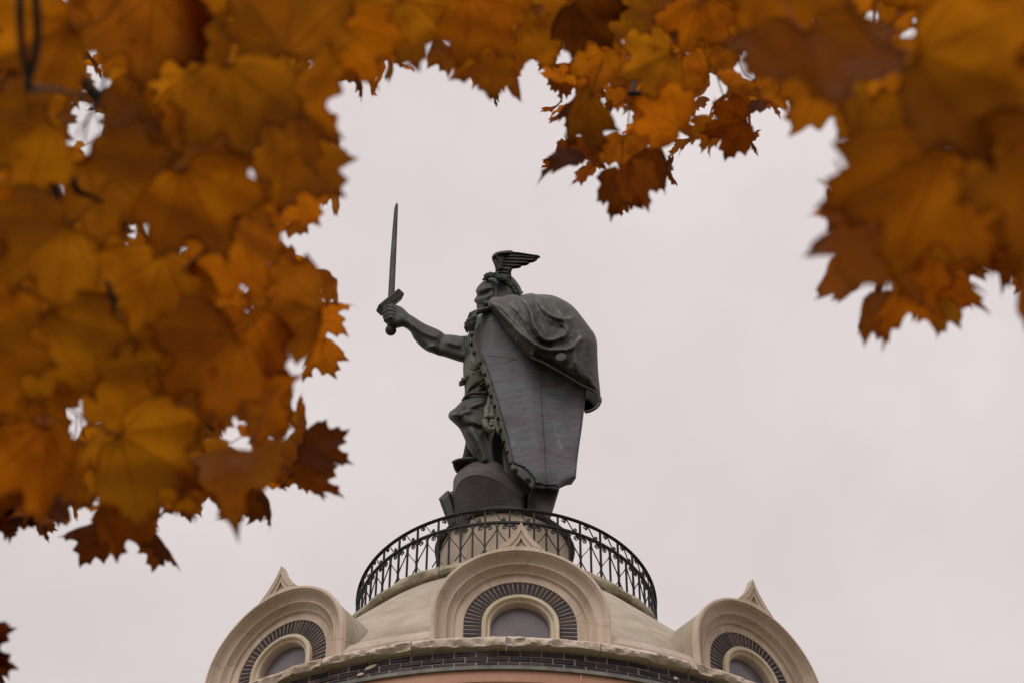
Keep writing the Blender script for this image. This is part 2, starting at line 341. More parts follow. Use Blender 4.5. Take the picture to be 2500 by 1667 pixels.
# ---------------------------------------------------------------- dormers
RP, ZA, RO, RB, RF = 2.183, 7.504, .475, .3036, .2045
ZLOW = 7.22
def arc(r, n=48, stilt=True):
    """arch outline from lower left round to lower right, local (u, v)"""
    pts = [(-r, ZLOW-ZA), (-r, (ZLOW-ZA)*.5)] if stilt else []
    pts += [(-r*math.cos(PI*i/n), r*math.sin(PI*i/n)) for i in range(n+1)]
    if stilt: pts += [(r, (ZLOW-ZA)*.5), (r, ZLOW-ZA)]
    return pts
def sweep_arch(prof, n=48):
    """prof: list of (radius, outward depth) -> surface swept along the arch (units of S, local frame: x=u, y=-out, z=v)"""
    rows = [arc(r, n) for r, d in prof]; V = []; m_ = len(prof); L_ = len(rows[0])
    for i in range(L_):
        for q in range(m_): V.append((rows[q][i][0]*S, -prof[q][1]*S, rows[q][i][1]*S))
    return V, [(i*m_+q, (i+1)*m_+q, (i+1)*m_+q+1, i*m_+q+1) for i in range(L_-1) for q in range(m_-1)]
trim_prof = [(.462, -.9), (.463, .045), (.475, .05), (.477, .083), (.470, .088), (.458, .088), (.456, .080), (.449, .078), (.440, .060), (.428, .047), (.414, .041), (.400, .041), (.399, .048), (.394, .050), (.391, .044), (.384, .028), (.374, .018), (.364, .015), (.360, .019), (.355, .018), (.353, .006), (.349, .003), (.3045, .003), (.3045, -.05)]
V, Fc = sweep_arch(trim_prof, 64)
trim_me = edge_split(recalc(mesh('dormer', V, Fc, M_TRIM, True)), 32)
barrel_prof = [(.4645, -.95), (.4645, .046)]
V, Fc = sweep_arch(barrel_prof, 48); bar_me = recalc(mesh('barrel_roof', V, Fc, M_ROOF, True))
# backing of the brick ring
V, Fc = sweep_arch([(.306, -.0035), (.20, -.0035), (.20, -.06)], 48); back_me = recalc(mesh('mortar_ring', V, Fc, M_MORTAR, True))
# cream window surround
V, Fc = sweep_arch([(.2075, -.02), (.2075, .016), (.2045, .020), (.186, .020), (.182, .017), (.178, .008), (.174, .004), (.166, .004), (.163, .001), (.159, -.008), (.1585, -.016)], 48)
fr_me = edge_split(recalc(mesh('window_frame', V, Fc, M_FRAME, True)), 35)
V, Fc = sweep_arch([(.1586, -.014), (.1586, -.043)], 48); rev_me = recalc(mesh('window_reveal', V, Fc, M_REVEAL, True))
pa = arc(.1584, 48); V = [(u*S, .042*S, v*S) for u, v in pa]+[(u*S, .050*S, v*S) for u, v in pa]; n = len(pa)
Fc = [tuple(range(n))[::-1], tuple(range(n, 2*n))]+[(k, (k+1) % n, n+(k+1) % n, n+k) for k in range(n)]
pane_me = recalc(mesh('pane', V, Fc, M_GLASS))
# sill blocks (plinths at the foot of the trim)
def finial_mesh():
    """ogee gablet on the crown of the arch"""
    def side(t):      # t 0 (base) .. 1 (tip)
        h = .667-(.462+t*.205); return .30*h+1.65*h*h
    n = 14; o = []; ins = []
    for i in range(n+1):
        t = i/n; z = .462+t*.205; o.append((side(t)+.001, z))
    zb = .455
    prof = [(-u, z) for u, z in o]+[(u, z) for u, z in reversed(o[:-1])]
    prof = [(-.137, zb)]+prof+[(.137, zb)]
    cz = .51
    inner = [(u*.60, cz+(z-cz)*.66-.004) for u, z in prof]
    inner = [(u, max(z, .487)) for u, z in inner]
    tri = [(u*.52, .492+(max(z, .487)-.487)*.52) for u, z in inner]
    V = []; L_ = len(prof)
    yf, yb = -.086, -.040
    V += [(u*S, yb*S, z*S) for u, z in prof]; V += [(u*S, yf*S, z*S) for u, z in prof]
    V += [(u*S, yf*S, z*S) for u, z in inner]; V += [(u*.93*S, (yf+.007)*S, z*S) for u, z in inner]
    V += [(u*S, (yf+.006)*S, z*S) for u, z in tri]; V += [(u*.9*S, (yf+.020)*S, z*S) for u, z in tri]
    Fc = []
    for r in range(5):
        for k in range(L_): Fc.append((r*L_+k, r*L_+(k+1) % L_, (r+1)*L_+(k+1) % L_, (r+1)*L_+k))
    Fc.append(tuple(range(L_))); Fc.append(tuple(5*L_+k for k in range(L_)))
    return edge_split(recalc(mesh('finial', V, Fc, M_TRIM)), 20)
fin_me = finial_mesh()
def wedge(a0, a1, r0, r1, d0, d1):
    V = []; 
    for r in (r0, r1):
        for a in (a0, a1):
            for d in (d0, d1): V.append((-r*math.cos(a)*S, -d*S, r*math.sin(a)*S))
    bm = bmesh.new(); vs = [bm.verts.new(v) for v in V]
    for q in [(0, 1, 3, 2), (4, 6, 7, 5), (0, 4, 5, 1), (2, 3, 7, 6), (0, 2, 6, 4), (1, 5, 7, 3)]: bm.faces.new([vs[i] for i in q])
    bmesh.ops.recalc_face_normals(bm, faces=bm.faces); bmesh.ops.bevel(bm, geom=list(bm.edges), offset=.005, segments=1, affect='EDGES')
    me = bpy.data.meshes.new('brick'); bm.to_mesh(me); bm.free(); me.materials.append(M_BRICK); return me
nv = 33; da = PI/nv
v_me = [wedge(-da*.395, da*.395, .2075, .3035-.001*random.random(), -.03, -.002+.0012*random.random()) for _ in range(4)]
st_me = brickmesh(.0945*S, .0235*S, .028*S)
for k in range(NB):
    az = DL+TAU*k/NB; az = (az+PI) % TAU-PI
    M0 = Matrix.Rotation(az, 4, 'Z')@Matrix.Translation((0, -RP*S, Z(ZA)))
    dm = link('dormer', trim_me, tower, M0); dm.color = (1, 1, 1, 1)
    for nm, me in (('barrel_roof', bar_me), ('finial', fin_me), ('mortar_ring', back_me), ('window_frame', fr_me), ('window_reveal', rev_me), ('pane', pane_me)):
        link(nm, me, dm)
    hid = []
    for i in range(nv):
        a = da*(i+.5); M_ = Matrix.Rotation(a, 4, 'Y')
        if abs(az) < .8: link('brick', random.choice(v_me), dm, M_)
        else: hid.append(([M_@v.co for v in v_me[0].vertices], [tuple(p.vertices) for p in v_me[0].polygons]))
    for s in (-1, 1):
        for i in range(9):
            M_ = Matrix.Translation((s*.2555*S, .016*S, -(i+.5)*.0272*S))
            if abs(az) < .8 and i < 3: link('brick', st_me, dm, M_)
            else: hid.append(([M_@v.co for v in st_me.vertices], [tuple(p.vertices) for p in st_me.polygons]))
    V, Fc = merge(hid); tag(link('brick_arch', mesh('brick_arch', V, Fc, M_BRICK), dm), kind='stuff')
# ---------------------------------------------------------------- railing
RR = .985*S
rail = tag(empty('iron_railing', (.0*S, 0, 0)), 'black wrought iron railing with heart scrolls round the terrace under the statue', 'railing')
ZT, ZM, ZB0 = Z(9.405), Z(9.296), Z(8.90)
V, Fc = lathe([(RR-.022, ZT-.026), (RR+.022, ZT-.026), (RR+.028, ZT-.008), (RR+.015, ZT+.010), (RR-.015, ZT+.010), (RR-.028, ZT-.008)], 160)
link('handrail', recalc(mesh('handrail', V, Fc, M_IRON)), rail)
V, Fc = lathe([(RR-.019, ZM-.024), (RR+.019, ZM-.024), (RR+.019, ZM+.010), (RR-.019, ZM+.010)], 160)
link('middle_rail', recalc(mesh('middle_rail', V, Fc, M_IRON)), rail)
def bar(z0, z1, w): V, Fc = box(-w/2, w/2, -w/2, w/2, z0, z1); return recalc(mesh('bar', V, Fc, M_IRON))
post_me, bal_me = bar(ZB0, ZT-.02, .026), bar(ZB0, ZM-.02, .024)
def spiral(cx, cz, r0, r1, a0, turns, n=26):
    return [(cx+(r0+(r1-r0)*i/n)*math.cos(a0+turns*TAU*i/n), cz+(r0+(r1-r0)*i/n)*math.sin(a0+turns*TAU*i/n)) for i in range(n+1)]
def strip(pts2, name, w=.017, th=.013):
    path = [Vector((x*S, 0, z*S)) for x, z in pts2]
    return tube(path, 0, flat=(Vector((0, 1, 0)), w*.85, th*.9))
# half heart: spiral near the post, over the top, out to the baluster, down across the post, tail
def half(s):
    sp = spiral(-.030, -.034, .006, .0185, 0, 1.5)[:-1]     # ends at angle PI -> left side? continue over top
    body = smooth_path([(-.050, -.030, 0), (-.048, -.016, 0), (-.036, -.008, 0)], 3)
    sp = spiral(-.029, -.034, .0205, .005, PI*.0, 1.6)       # from the right side of the curl inwards
    sp = [(x, z) for x, z in sp][::-1]
    arm = smooth_path([(-.0085, -.034, 0), (-.010, -.018, 0), (-.024, -.007, 0), (-.045, -.006, 0), (-.066, -.018, 0), (-.073, -.042, 0), (-.068, -.070, 0), (-.046, -.112, 0), (-.018, -.155, 0), (-.004, -.190, 0), (.004, -.215, 0), (.020, -.245, 0), (.036, -.268, 0)], 5)
    pts = sp[:-1]+[(p.x, p.y) for p in arm]
    return strip([(s*x, z) for x, z in pts], 'h')
V, Fc = merge([half(1), half(-1)]); heart_me = recalc(mesh('heart_scroll', V, Fc, M_IRON))
s1 = spiral(-.040, .072, .004, .017, PI*.2, -1.3)
mid = smooth_path([(-.030, .088, 0), (-.014, .082, 0), (.0, .060, 0), (.016, .030, 0), (.028, .014, 0), (.038, .010, 0)], 4)
s2 = spiral(.040, .024, .0135, .004, -PI*.5, 1.2)
V, Fc = strip(s1+[(p.x, p.y) for p in mid]+s2, 's'); ess_me = recalc(mesh('s_scroll', V, Fc, M_IRON))
A0 = math.radians(.95)
for k in range(40):
    a = A0+TAU*k/40; M0 = Matrix.Rotation(a, 4, 'Z')@Matrix.Translation((0, -RR, 0))
    link('post', post_me, rail, M0); link('heart_scroll', heart_me, rail, M0@Matrix.Translation((0, 0, ZM-.02)))
    M1 = Matrix.Rotation(a+TAU/80, 4, 'Z')@Matrix.Translation((0, -RR, 0))
    link('baluster', bal_me, rail, M1); link('s_scroll', ess_me, rail, M1@Matrix.Translation((0, 0, ZM)))
# ---------------------------------------------------------------- statue
statue = tag(empty('warrior_statue', (0, 0, Z(9.86))), 'dark green bronze warrior in winged helmet raising a sword beside a tall shield', 'statue')
SZ = Vector((0, 0, Z(9.86)))
def seg_dist(pts, path, closed=False):
    A = np.array(path, float); B = np.roll(A, -1, 0) if closed else A[1:]; A = A if closed else A[:-1]
    d = np.full(len(pts), 1e9)
    for a, b in zip(A, B):
        ab = b-a; t = np.clip(((pts-a)@ab)/max(1e-9, ab@ab), 0, 1); d = np.minimum(d, np.hypot(*(pts-a-t[:, None]*ab).T))
    return d
def resample(poly, step, closed=True):
    P_ = np.array(poly, float); Q = np.vstack([P_, P_[:1]]) if closed else P_
    o = []
    for a, b in zip(Q[:-1], Q[1:]):
        n = max(1, int(round(np.hypot(*(b-a))/step)))
        for k in range(n): o.append(a+(b-a)*k/n)
    if not closed: o.append(Q[-1])
    return np.array(o)
def inside(pts, poly):
    x, y = pts[:, 0], pts[:, 1]; r = np.zeros(len(pts), bool); P_ = np.array(poly); j = len(P_)-1
    for i in range(len(P_)):
        xi, yi = P_[i]; xj, yj = P_[j]
        c = ((yi > y) != (yj > y)) & (x < (xj-xi)*(y-yi)/(yj-yi+1e-12)+xi); r ^= c; j = i
    return r
def relief(outline, Y0, H, W, ridges=(), back=.2, step=3.0, smooth=True, bstep=None, power=.5, rough=0):
    """closed solid seen edge-on along its outline; H front bulge (m), W rounding width (photo px)"""
    ol = outline
    if smooth: ol = [(p.x, p.y) for p in smooth_path([(a, b, 0) for a, b in outline], 3, True)]
    B = resample(ol, bstep or step)
    keep = [0]
    for i in range(1, len(B)):
        if np.hypot(*(B[i]-B[keep[-1]])) > .35*step: keep.append(i)
    B = B[keep]
    mn, mx_ = B.min(0), B.max(0)
    gx, gy = np.meshgrid(np.arange(mn[0], mx_[0], step), np.arange(mn[1], mx_[1], step)); gx = gx+(np.arange(gx.shape[0]) % 2)[:, None]*step/2
    G = np.stack([gx.ravel(), gy.ravel()], 1); G = G[inside(G, B)]; G = G[seg_dist(G, B, True) > .55*step]
    allp = np.vstack([B, G]); nb = len(B)
    vs, _, fs, *_r = delaunay_2d_cdt([Vector(p) for p in allp], [], [list(range(nb))], 1, 1e-4)
    vs = np.array([(v.x, v.y) for v in vs]); dist = seg_dist(vs, B, True)
    onb = dist < 1e-3
    t = np.clip(dist/W, 0, 1); prof = np.power(1-(1-t)**2, power)
    yb = np.array([Y0(x, y) for x, y in vs]) if callable(Y0) else np.full(len(vs), float(Y0))
    front = H*prof
    for path, w, h in ridges:
        pp = [(p.x, p.y) for p in smooth_path([(a, b, 0) for a, b in path], 4)] if len(path) > 2 else path
        d = seg_dist(vs, pp); front = front+h*(np.exp(-(d/w)**2)*.6+.4*np.exp(-(d/(w*.45))**2))*np.clip(dist/5, 0, 1)
    if rough:
        front = front+np.array([noise.fractal(Vector((x*.05, y*.05, 3.1)), .9, 2.1, 4)*rough for x, y in vs])*np.clip(dist/8, 0, 1)
    V = [at(x, y, y0-f)-SZ for (x, y), y0, f in zip(vs, yb, front)]
    bi = {}; 
    for i, (x, y) in enumerate(vs):
        if onb[i]: bi[i] = i
        else: bi[i] = len(V); V.append(at(x, y, yb[i]+back*prof[i])-SZ)
    Fc = [tuple(f) for f in fs]+[tuple(bi[k] for k in reversed(f)) for f in fs]
    return V, Fc
def part(name, VF, m_, smooth=True, parent=None, split=None):
    me = recalc(mesh(name, VF[0], VF[1], m_, smooth))
    if split: edge_split(me, split)
    return link(name, me, parent or statue)
def ball(c, r, n=8, sc=(1, 1, 1)):
    bm = bmesh.new(); bmesh.ops.create_uvsphere(bm, u_segments=n, v_segments=max(4, n//2+1), radius=r)
    V = [Vector((v.co.x*sc[0], v.co.y*sc[1], v.co.z*sc[2]))+c for v in bm.verts]; Fc = [tuple(v.index for v in f.verts) for f in bm.faces]; bm.free(); return V, Fc
def chain(pts, n=10):
    """tapered capsule chain: pts (px, py, Y, r_px)"""
    P_ = [(at(a, b, c)-SZ, r*.0071) for a, b, c, r in pts]; out_ = [ball(p, r*.99, 12) for p, r in P_]
    out_.append(tube([p for p, r in P_], [r for p, r in P_], n)); return merge(out_)
# --- body: head, torso, both arms, legs grown into one continuous surface
head = [(1172, 760), (1164, 753), (1162.5, 748), (1164.4, 743), (1158, 737.8), (1156.7, 734.5), (1160, 728), (1164.6, 721.5), (1163, 716), (1160.8, 710.8), (1164, 704), (1168.2, 697.6), (1175, 690.7), (1183.7, 682), (1197, 672), (1215, 668), (1235, 669), (1248, 675), (1258, 685), (1268, 698.7), (1273.3, 711.4), (1274, 724), (1268, 745), (1235, 765), (1200, 765)]
head_r = [([(1166, 713), (1176, 706), (1192, 703), (1204, 701)], 2.6, .055), ([(1169, 722), (1180, 719), (1192, 714)], 4.2, -.10), ([(1159, 736), (1166, 724), (1171, 716)], 3.0, .03), ([(1174, 728), (1186, 727), (1194, 722)], 4.5, .055),
          ([(1167, 739), (1178, 736), (1188, 741)], 2.4, .045), ([(1168, 746), (1180, 744)], 2.2, -.05), ([(1170, 733), (1174, 738)], 2, -.05), ([(1208, 700), (1206, 715), (1206, 728)], 1.6, -.07), ([(1212, 696), (1211, 712), (1211, 726)], 2.2, .04), ([(1204, 701), (1209, 694), (1200, 690), (1186, 691), (1172, 704)], 1.8, -.045)]
torso = [(1141.5, 820), (1136, 850), (1131, 884), (1130.6, 912), (1133, 935), (1134.5, 958), (1133, 975), (1150, 985), (1195, 985), (1240, 960), (1285, 860), (1280, 790), (1262, 748), (1215, 742), (1180, 752), (1160, 775)]
torso_r = [([(1150, 880), (1160, 890), (1172, 893)], 5, .03), ([(1142, 900), (1156, 905), (1176, 902)], 4, -.03), ([(1150, 958), (1170, 940), (1185, 930)], 3, .05), ([(1156, 950), (1172, 935), (1184, 926)], 2, -.05), ([(1165, 954), (1180, 942), (1190, 938)], 3, .05)]
thigh = [(1186, 956), (1155, 958), (1133, 973), (1110, 995.5), (1098, 1004), (1094, 1014.4), (1098, 1023), (1110, 1034), (1124, 1047), (1145, 1052), (1190, 1040), (1215, 1020), (1220, 980)]
thigh_r = [([(1112, 1003), (1135, 998), (1160, 996), (1185, 1010)], 1.8, -.04), ([(1140, 998), (1160, 988), (1178, 982)], 4, .045), ([(1118, 1020), (1128, 1008), (1148, 1003)], 2.5, .045), ([(1102, 1013), (1114, 1010)], 8, .13), ([(1128, 1040), (1150, 1038), (1172, 1044)], 5, -.05), ([(1135, 985), (1160, 972), (1185, 970)], 9, .05), ([(1122, 1026), (1126, 1012)], 2, -.035)]
shin = [(1104, 1024), (1110, 1034), (1123, 1047.6), (1134.7, 1072.5), (1141.4, 1090.7), (1150, 1106), (1160, 1121), (1163, 1140), (1207, 1142), (1203, 1120), (1197, 1100), (1197, 1080), (1204, 1055), (1208, 1020), (1180, 1005), (1135, 1005)]
shin_r = [([(1150, 1052), (1170, 1080), (1186, 1118)], 9, .05), ([(1196, 1010), (1186, 1050), (1192, 1080)], 5, -.05), ([(1136, 1052), (1150, 1085), (1168, 1120)], 4, .06), ([(1126, 1050), (1140, 1078), (1163, 1118)], 2.2, .05), ([(1158, 1028), (1172, 1036)], 8, .05), ([(1180, 1072), (1196, 1068)], 2, -.03)]
leg = [(1186, 956), (1155, 958), (1133, 973), (1110, 995.5), (1098, 1004), (1094, 1014.4), (1098, 1023), (1110, 1034), (1123, 1047.6), (1134.7, 1072.5), (1141.4, 1090.7), (1150, 1106), (1160, 1121), (1163, 1140), (1207, 1142), (1203, 1120), (1198, 1100), (1200, 1075), (1210, 1050), (1220, 1020), (1222, 980)]
arm = [(1141.5, 820.3), (1128.9, 820.8), (1110, 818), (1096.6, 816.4), (1086.8, 816.8), (1078.4, 809.8), (1067.2, 803.5), (1050.3, 796.5), (1036.3, 790.2), (1022.3, 781.7), (1011, 774), (999.8, 767.7), (992.8, 761.4), (983, 751.6), (970.6, 745.7), (960, 744), (948, 743), (940.2, 753), (938, 770), (942, 790), (955, 798), (968.2, 802), (978.8, 799.3), (986.5, 799.6), (999.8, 808.4), (1005.4, 817.5), (1009.6, 826), (1018, 836.5), (1029.3, 847.7), (1043.3, 857.5), (1057.3, 862.4), (1071.4, 868), (1082.6, 870), (1106.5, 877.9), (1131, 884.2), (1165, 880), (1165, 825)]
arm_r = [([(1010, 795), (1035, 812), (1062, 822)], 9, .05), ([(1082, 818), (1074, 838), (1070, 862)], 6, -.025), ([(1095, 835), (1118, 842)], 10, .05), ([(985, 770), (1003, 783)], 5, .03), ([(1040, 850), (1058, 845)], 5, .04)]
rearleg = [(1190, 1000), (1240, 1010), (1262, 1140), (1250, 1160), (1205, 1160), (1196, 1100)]
leftpiece = [(1140, 1060), (1136, 1080), (1131, 1106), (1129.5, 1125), (1172, 1130), (1165, 1090)]
head_r = [(p, w*1.1, h*.7) for p, w, h in head_r]
body = [relief(head, -.05, .36, 30, head_r, .36, 1.8), relief(torso, -.1, .42, 34, torso_r, .5, 3), relief(leg, -.25, .36, 34, thigh_r+shin_r, .3, 2.4), relief(arm, .0, .23, 22, arm_r, .22, 2.4), relief(rearleg, .35, .12, 16, (), .4, 4), relief(leftpiece, .25, .1, 14, (), .2, 3)]
# neck and chest behind the shield, left upper arm
body.append(chain([(1215, 745, .0, 30), (1215, 790, .0, 38)], 14)); body.append(chain([(1240, 785, -.2, 26), (1225, 775, -.6, 20), (1195, 760, -1.0, 11), (1178, 758.5, -1.16, 7.5)], 12))
# sword hand: four fingers across the grip, thumb behind the guard
for (x0, y0, x1, y1, x2, y2, r) in ((967, 757, 950, 748.5, 937, 754, 5.4), (969, 765, 950, 757.5, 935.5, 764, 5.5), (969, 773.5, 950, 767, 936, 773.5, 5.3), (967, 781, 951, 776, 938, 782, 4.8)):
    body.append(chain([(x0, y0, -.14, r), ((x0+x1)/2, (y0+y1)/2-1, -.22, r), (x1, y1, -.23, r), (x2+2, y2, -.12, r*.95), (x2+4, y2+3, .05, r*.9)]))
body.append(chain([(975, 757, .0, 8), (958, 748, .03, 7), (943, 752, .08, 5.5)]))
# shield hand: knuckles over the shield top, fingers hanging down its edge
body.append(chain([(1192, 757, -1.12, 7.5), (1176, 758, -1.2, 7.5), (1163, 763, -1.22, 7.5), (1150, 769, -1.15, 7)]))
for q in ([(1163, 763, -1.24, 6), (1158.5, 775, -1.3, 5.6), (1159.5, 788, -1.26, 4.8), (1157, 797, -1.2, 4.0)], [(1156, 766, -1.2, 6.2), (1149.5, 779, -1.26, 5.8), (1152, 793, -1.24, 5.2), (1151.5, 805, -1.18, 4.3)], [(1150, 770, -1.12, 6), (1142.5, 783, -1.17, 5.8), (1144, 797, -1.14, 5.2), (1146.5, 808, -1.1, 4.2)], [(1146, 775, -1.05, 5.6), (1138, 789, -1.07, 5.2), (1137, 800, -1.05, 4.8), (1141, 811, -1.02, 3.8)]):
    body.append(chain(q))
V, Fc = merge(body)
me = recalc(mesh('body', V, Fc, M_BRONZE, True)); bo = link('body', me, statue)
mo = bo.modifiers.new('r', 'REMESH'); mo.mode = 'VOXEL'; mo.voxel_size = .021; mo.use_smooth_shade = True
ms = bo.modifiers.new('s', 'SMOOTH'); ms.factor = .5; ms.iterations = 2
dg = bpy.context.evaluated_depsgraph_get(); nm = bpy.data.meshes.new_from_object(bo.evaluated_get(dg)); bo.modifiers.clear(); nm.name = 'body'; bo.data = nm
if not len(nm.materials): nm.materials.append(M_BRONZE)
nm.polygons.foreach_set('use_smooth', [True]*len(nm.polygons))
# eye
part('eye', merge([ball(at(1177, 716.5, -.245)-SZ, .026, 10, (1.3, 1, .8))]), M_BRONZE)
# helmet shell, wing, wreath
helm = [(1197, 672), (1215, 667), (1235, 668), (1248.6, 674.6), (1258.8, 684.5), (1269, 698.7), (1274.3, 711.4), (1274.5, 720), (1266, 728), (1262, 716), (1255, 702), (1244, 692), (1228, 684), (1212, 679), (1199, 677)]
part('helmet', relief(helm, -.05, .43, 16, (), .4, 2), M_BRONZE)
part('helmet_knob', merge([tube([at(1270, 713, -.1)-SZ, at(1277, 715, -.1)-SZ], [.03, .012], 8)]), M_BRONZE)
wing = [(1210.5, 676), (1209.6, 665), (1209, 655), (1206, 646), (1201.5, 635.6), (1200.4, 627.6), (1205, 620.7), (1211.9, 616), (1224.5, 613.2), (1240.6, 611.5), (1249.8, 612), (1253.2, 615), (1269.3, 616.6), (1286.5, 619.5), (1299, 621.2), (1314, 623), (1320, 628), (1317, 631), (1312.5, 632.5), (1311, 636.7), (1303.7, 640.8), (1292.2, 643.3), (1290.5, 646.5), (1283, 649.4), (1272.7, 650.3), (1272, 653.4), (1267, 655.7), (1252, 657.2), (1249.6, 660), (1248, 667), (1248.5, 673), (1250, 680), (1235, 686), (1218, 684)]
wr = [([(1235, 622), (1270, 622), (1312, 627)], 1.5, -.035), ([(1232, 629), (1270, 629), (1314, 632)], 1.5, -.035), ([(1230, 636), (1265, 637), (1305, 639)], 1.5, -.035), ([(1228, 643), (1258, 645), (1290, 645)], 1.5, -.035), ([(1226, 650), (1250, 652), (1270, 652)], 1.5, -.03), ([(1204, 628), (1214, 620), (1240, 617)], 3, .05), ([(1208, 640), (1216, 655), (1218, 676)], 3, .04), ([(1212, 626), (1222, 640), (1224, 655)], 5, .035), ([(1214, 662), (1232, 660), (1244, 664)], 1.6, -.025), ([(1214, 669), (1232, 668), (1246, 671)], 1.6, -.025)]
part('wing', relief(wing, -.38, .07, 8, wr, .06, 1.7, smooth=False), M_WING)
# primary feathers, each lying proud on the wing
for k, (a, b, c) in enumerate((((1238, 616), (1280, 620.5), (1316, 627.5)), ((1236, 622.5), (1278, 626), (1313, 632)), ((1234, 629), (1272, 632), (1305, 638)), ((1232, 636), (1262, 639), (1289, 643.5)), ((1230, 643), (1252, 646), (1271, 651)), ((1228, 649), (1240, 652), (1254, 655)))):
    pth = [at(p.x, p.y, -.432+.002*k)-SZ for p in smooth_path([(*a, 0), (*b, 0), (*c, 0)], 5)]
    part('feather', tube(pth, [.006+.011*math.sin(PI*(.12+.8*i/(len(pth)-1))) for i in range(len(pth))], 6), M_WING)
wv = []
wp = smooth_path([(1185, 679, 0), (1191, 674, 0), (1199, 671, 0), (1208, 671.5, 0), (1216, 676, 0), (1226, 680.5, 0), (1235, 685, 0), (1244, 690.5, 0), (1252, 698.5, 0), (1258, 708, 0), (1263.5, 718, 0)], 9)
rs = random.Random(3)
for i, p in enumerate(wp):
    for q in range(2):
        f = i/len(wp); Yw = -.22-.30*math.sin(PI*min(.8, f*1.1+.08))
        c = at(p.x+rs.uniform(-2.5, 2.5), p.y+rs.uniform(-4.2, 3.6), Yw+rs.uniform(-.02, .03))-SZ
        v, fc = ball(Vector(), .040, 6, (1.25, .35, .6)); R_ = Matrix.Rotation(rs.uniform(-1, 1), 3, 'Y')@Matrix.Rotation(rs.uniform(-.9, .9), 3, 'X')@Matrix.Rotation(rs.uniform(-.9, .9), 3, 'Z')
        wv.append(([R_@x+c for x in v], fc))
part('wreath', merge(wv), M_WREATH, False)
# belt with square studs, tunic edge, sleeve folds
bp = [(1126.5, 938, -.12), (1130, 929, -.3), (1140, 922, -.42), (1155, 914, -.52), (1170, 909, -.56), (1188, 903, -.56)]
bpath = [at(a, b, c)-SZ for a, b, c in [(p.x, p.y, p.z) for p in smooth_path(bp, 5)]]
def ribbon(path, w, th, up_=Vector((0, -.6, .8))):
    V = []; Fc = []
    for i, p in enumerate(path):
        a = path[max(0, i-1)]; b = path[min(len(path)-1, i+1)]; t_ = (b-a).normalized(); n_ = Vector((0, -1, -.1)); u_ = t_.cross(n_).normalized(); n_ = u_.cross(t_).normalized()
        V += [p+u_*w/2+n_*th/2, p+u_*w/2-n_*th/2, p-u_*w/2-n_*th/2, p-u_*w/2+n_*th/2]
    for i in range(len(path)-1):
        for k in range(4): Fc.append((i*4+k, i*4+4+k, i*4+4+(k+1) % 4, i*4+(k+1) % 4))
    Fc += [(0, 1, 2, 3), tuple(len(path)*4-4+k for k in (3, 2, 1, 0))]; return V, Fc
part('belt', ribbon(bpath, .085, .05), M_BRONZE, False)
for k in (1, 6, 11, 16, 21):
    if k < len(bpath): part('belt_stud', merge([([Vector(v)+bpath[k]+Vector((0, -.035, 0)) for v in bevelbox(.075, .03, .055, .008)[0]], bevelbox(.075, .03, .055, .008)[1])]), M_RIM, False)
tunic = [(1137, 868), (1132.6, 886), (1131.6, 910), (1134, 933), (1135.5, 957), (1133.5, 973), (1152, 958), (1190, 957), (1215, 950), (1205, 900), (1185, 865), (1165, 840), (1150, 842)]
part('tunic', relief(tunic, -.12, .46, 32, torso_r+[([(1138, 880), (1150, 868), (1160, 862)], 2.5, .03), ([(1141, 925), (1138, 950)], 3, .03)], .2, 2.2), M_BODY)
hem = [at(a, b, c)-SZ for a, b, c in [(p.x, p.y, p.z) for p in smooth_path([(1130.5, 977, -.25), (1138, 967, -.42), (1150, 960.5, -.55), (1168, 958.5, -.6), (1190, 959.5, -.6)], 4)]]
part('tunic_hem', tube(hem, .030, 8), M_BASE)
for k, (a, b, c) in enumerate((((1133, 822), (1131, 845), (1140, 872)), ((1139, 822), (1137, 845), (1146, 866)), ((1145, 824), (1142, 845), (1152, 858)))):
    pth = [at(p.x, p.y, -.22-.03*k)-SZ for p in smooth_path([(*a, 0), (*b, 0), (*c, 0)], 5)]
    part('sleeve_fold', tube(pth, .026, 6), M_BRONZE)
# curled drapery beside the shield
cp = [(1199, 968), (1196, 985), (1190, 1000), (1189, 1018), (1184, 1030), (1190, 1045), (1200, 1050), (1208, 1043), (1209, 1033), (1203, 1027), (1198, 1033), (1201, 1040)]
part('drapery', tube([at(p.x, p.y, -.72)-SZ for p in smooth_path([(a, b, 0) for a, b in cp], 4)], [.055]*24+[.04]*21, 8), M_RIM)
cp = [(1202, 990), (1203, 1006), (1199, 1018), (1208, 1014), (1213, 1004), (1214, 1018), (1211, 1030), (1216, 1045), (1220, 1056)]
part('drapery', tube([at(p.x, p.y, -.74)-SZ for p in smooth_path([(a, b, 0) for a, b in cp], 4)], .042, 8), M_RIM)
# --- shield
face = [(1165, 769), (1180, 764), (1201, 757), (1260, 790), (1330, 850), (1400, 900), (1432, 940), (1429, 970.6), (1424.8, 1010.8), (1420, 1050), (1413.4, 1094), (1409, 1131), (1406, 1167), (1386, 1170), (1365, 1188), (1335, 1188), (1305.3, 1181), (1302, 1170), (1278, 1143), (1252.6, 1132.7), (1244, 1094), (1236, 1059), (1226, 1028), (1211.5, 973.5), (1196.8, 927), (1184, 889), (1169.4, 855.7), (1160, 826), (1163, 799)]
YS = lambda x, y: -1.02+.0006*(y-770)-.0004*(x-1165)
bend = [([(1343, 1131), (1363, 1148), (1384, 1168), (1388, 1186)], 3, -.05), ([(1355, 1140), (1378, 1160), (1400, 1172)], 7, .05)]
part('shield', relief(face, YS, .05, 5, [([(1262, 800), (1290, 950), (1320, 1150)], 70, .10)], .10, 4, smooth=False), M_SHIELD, split=50)
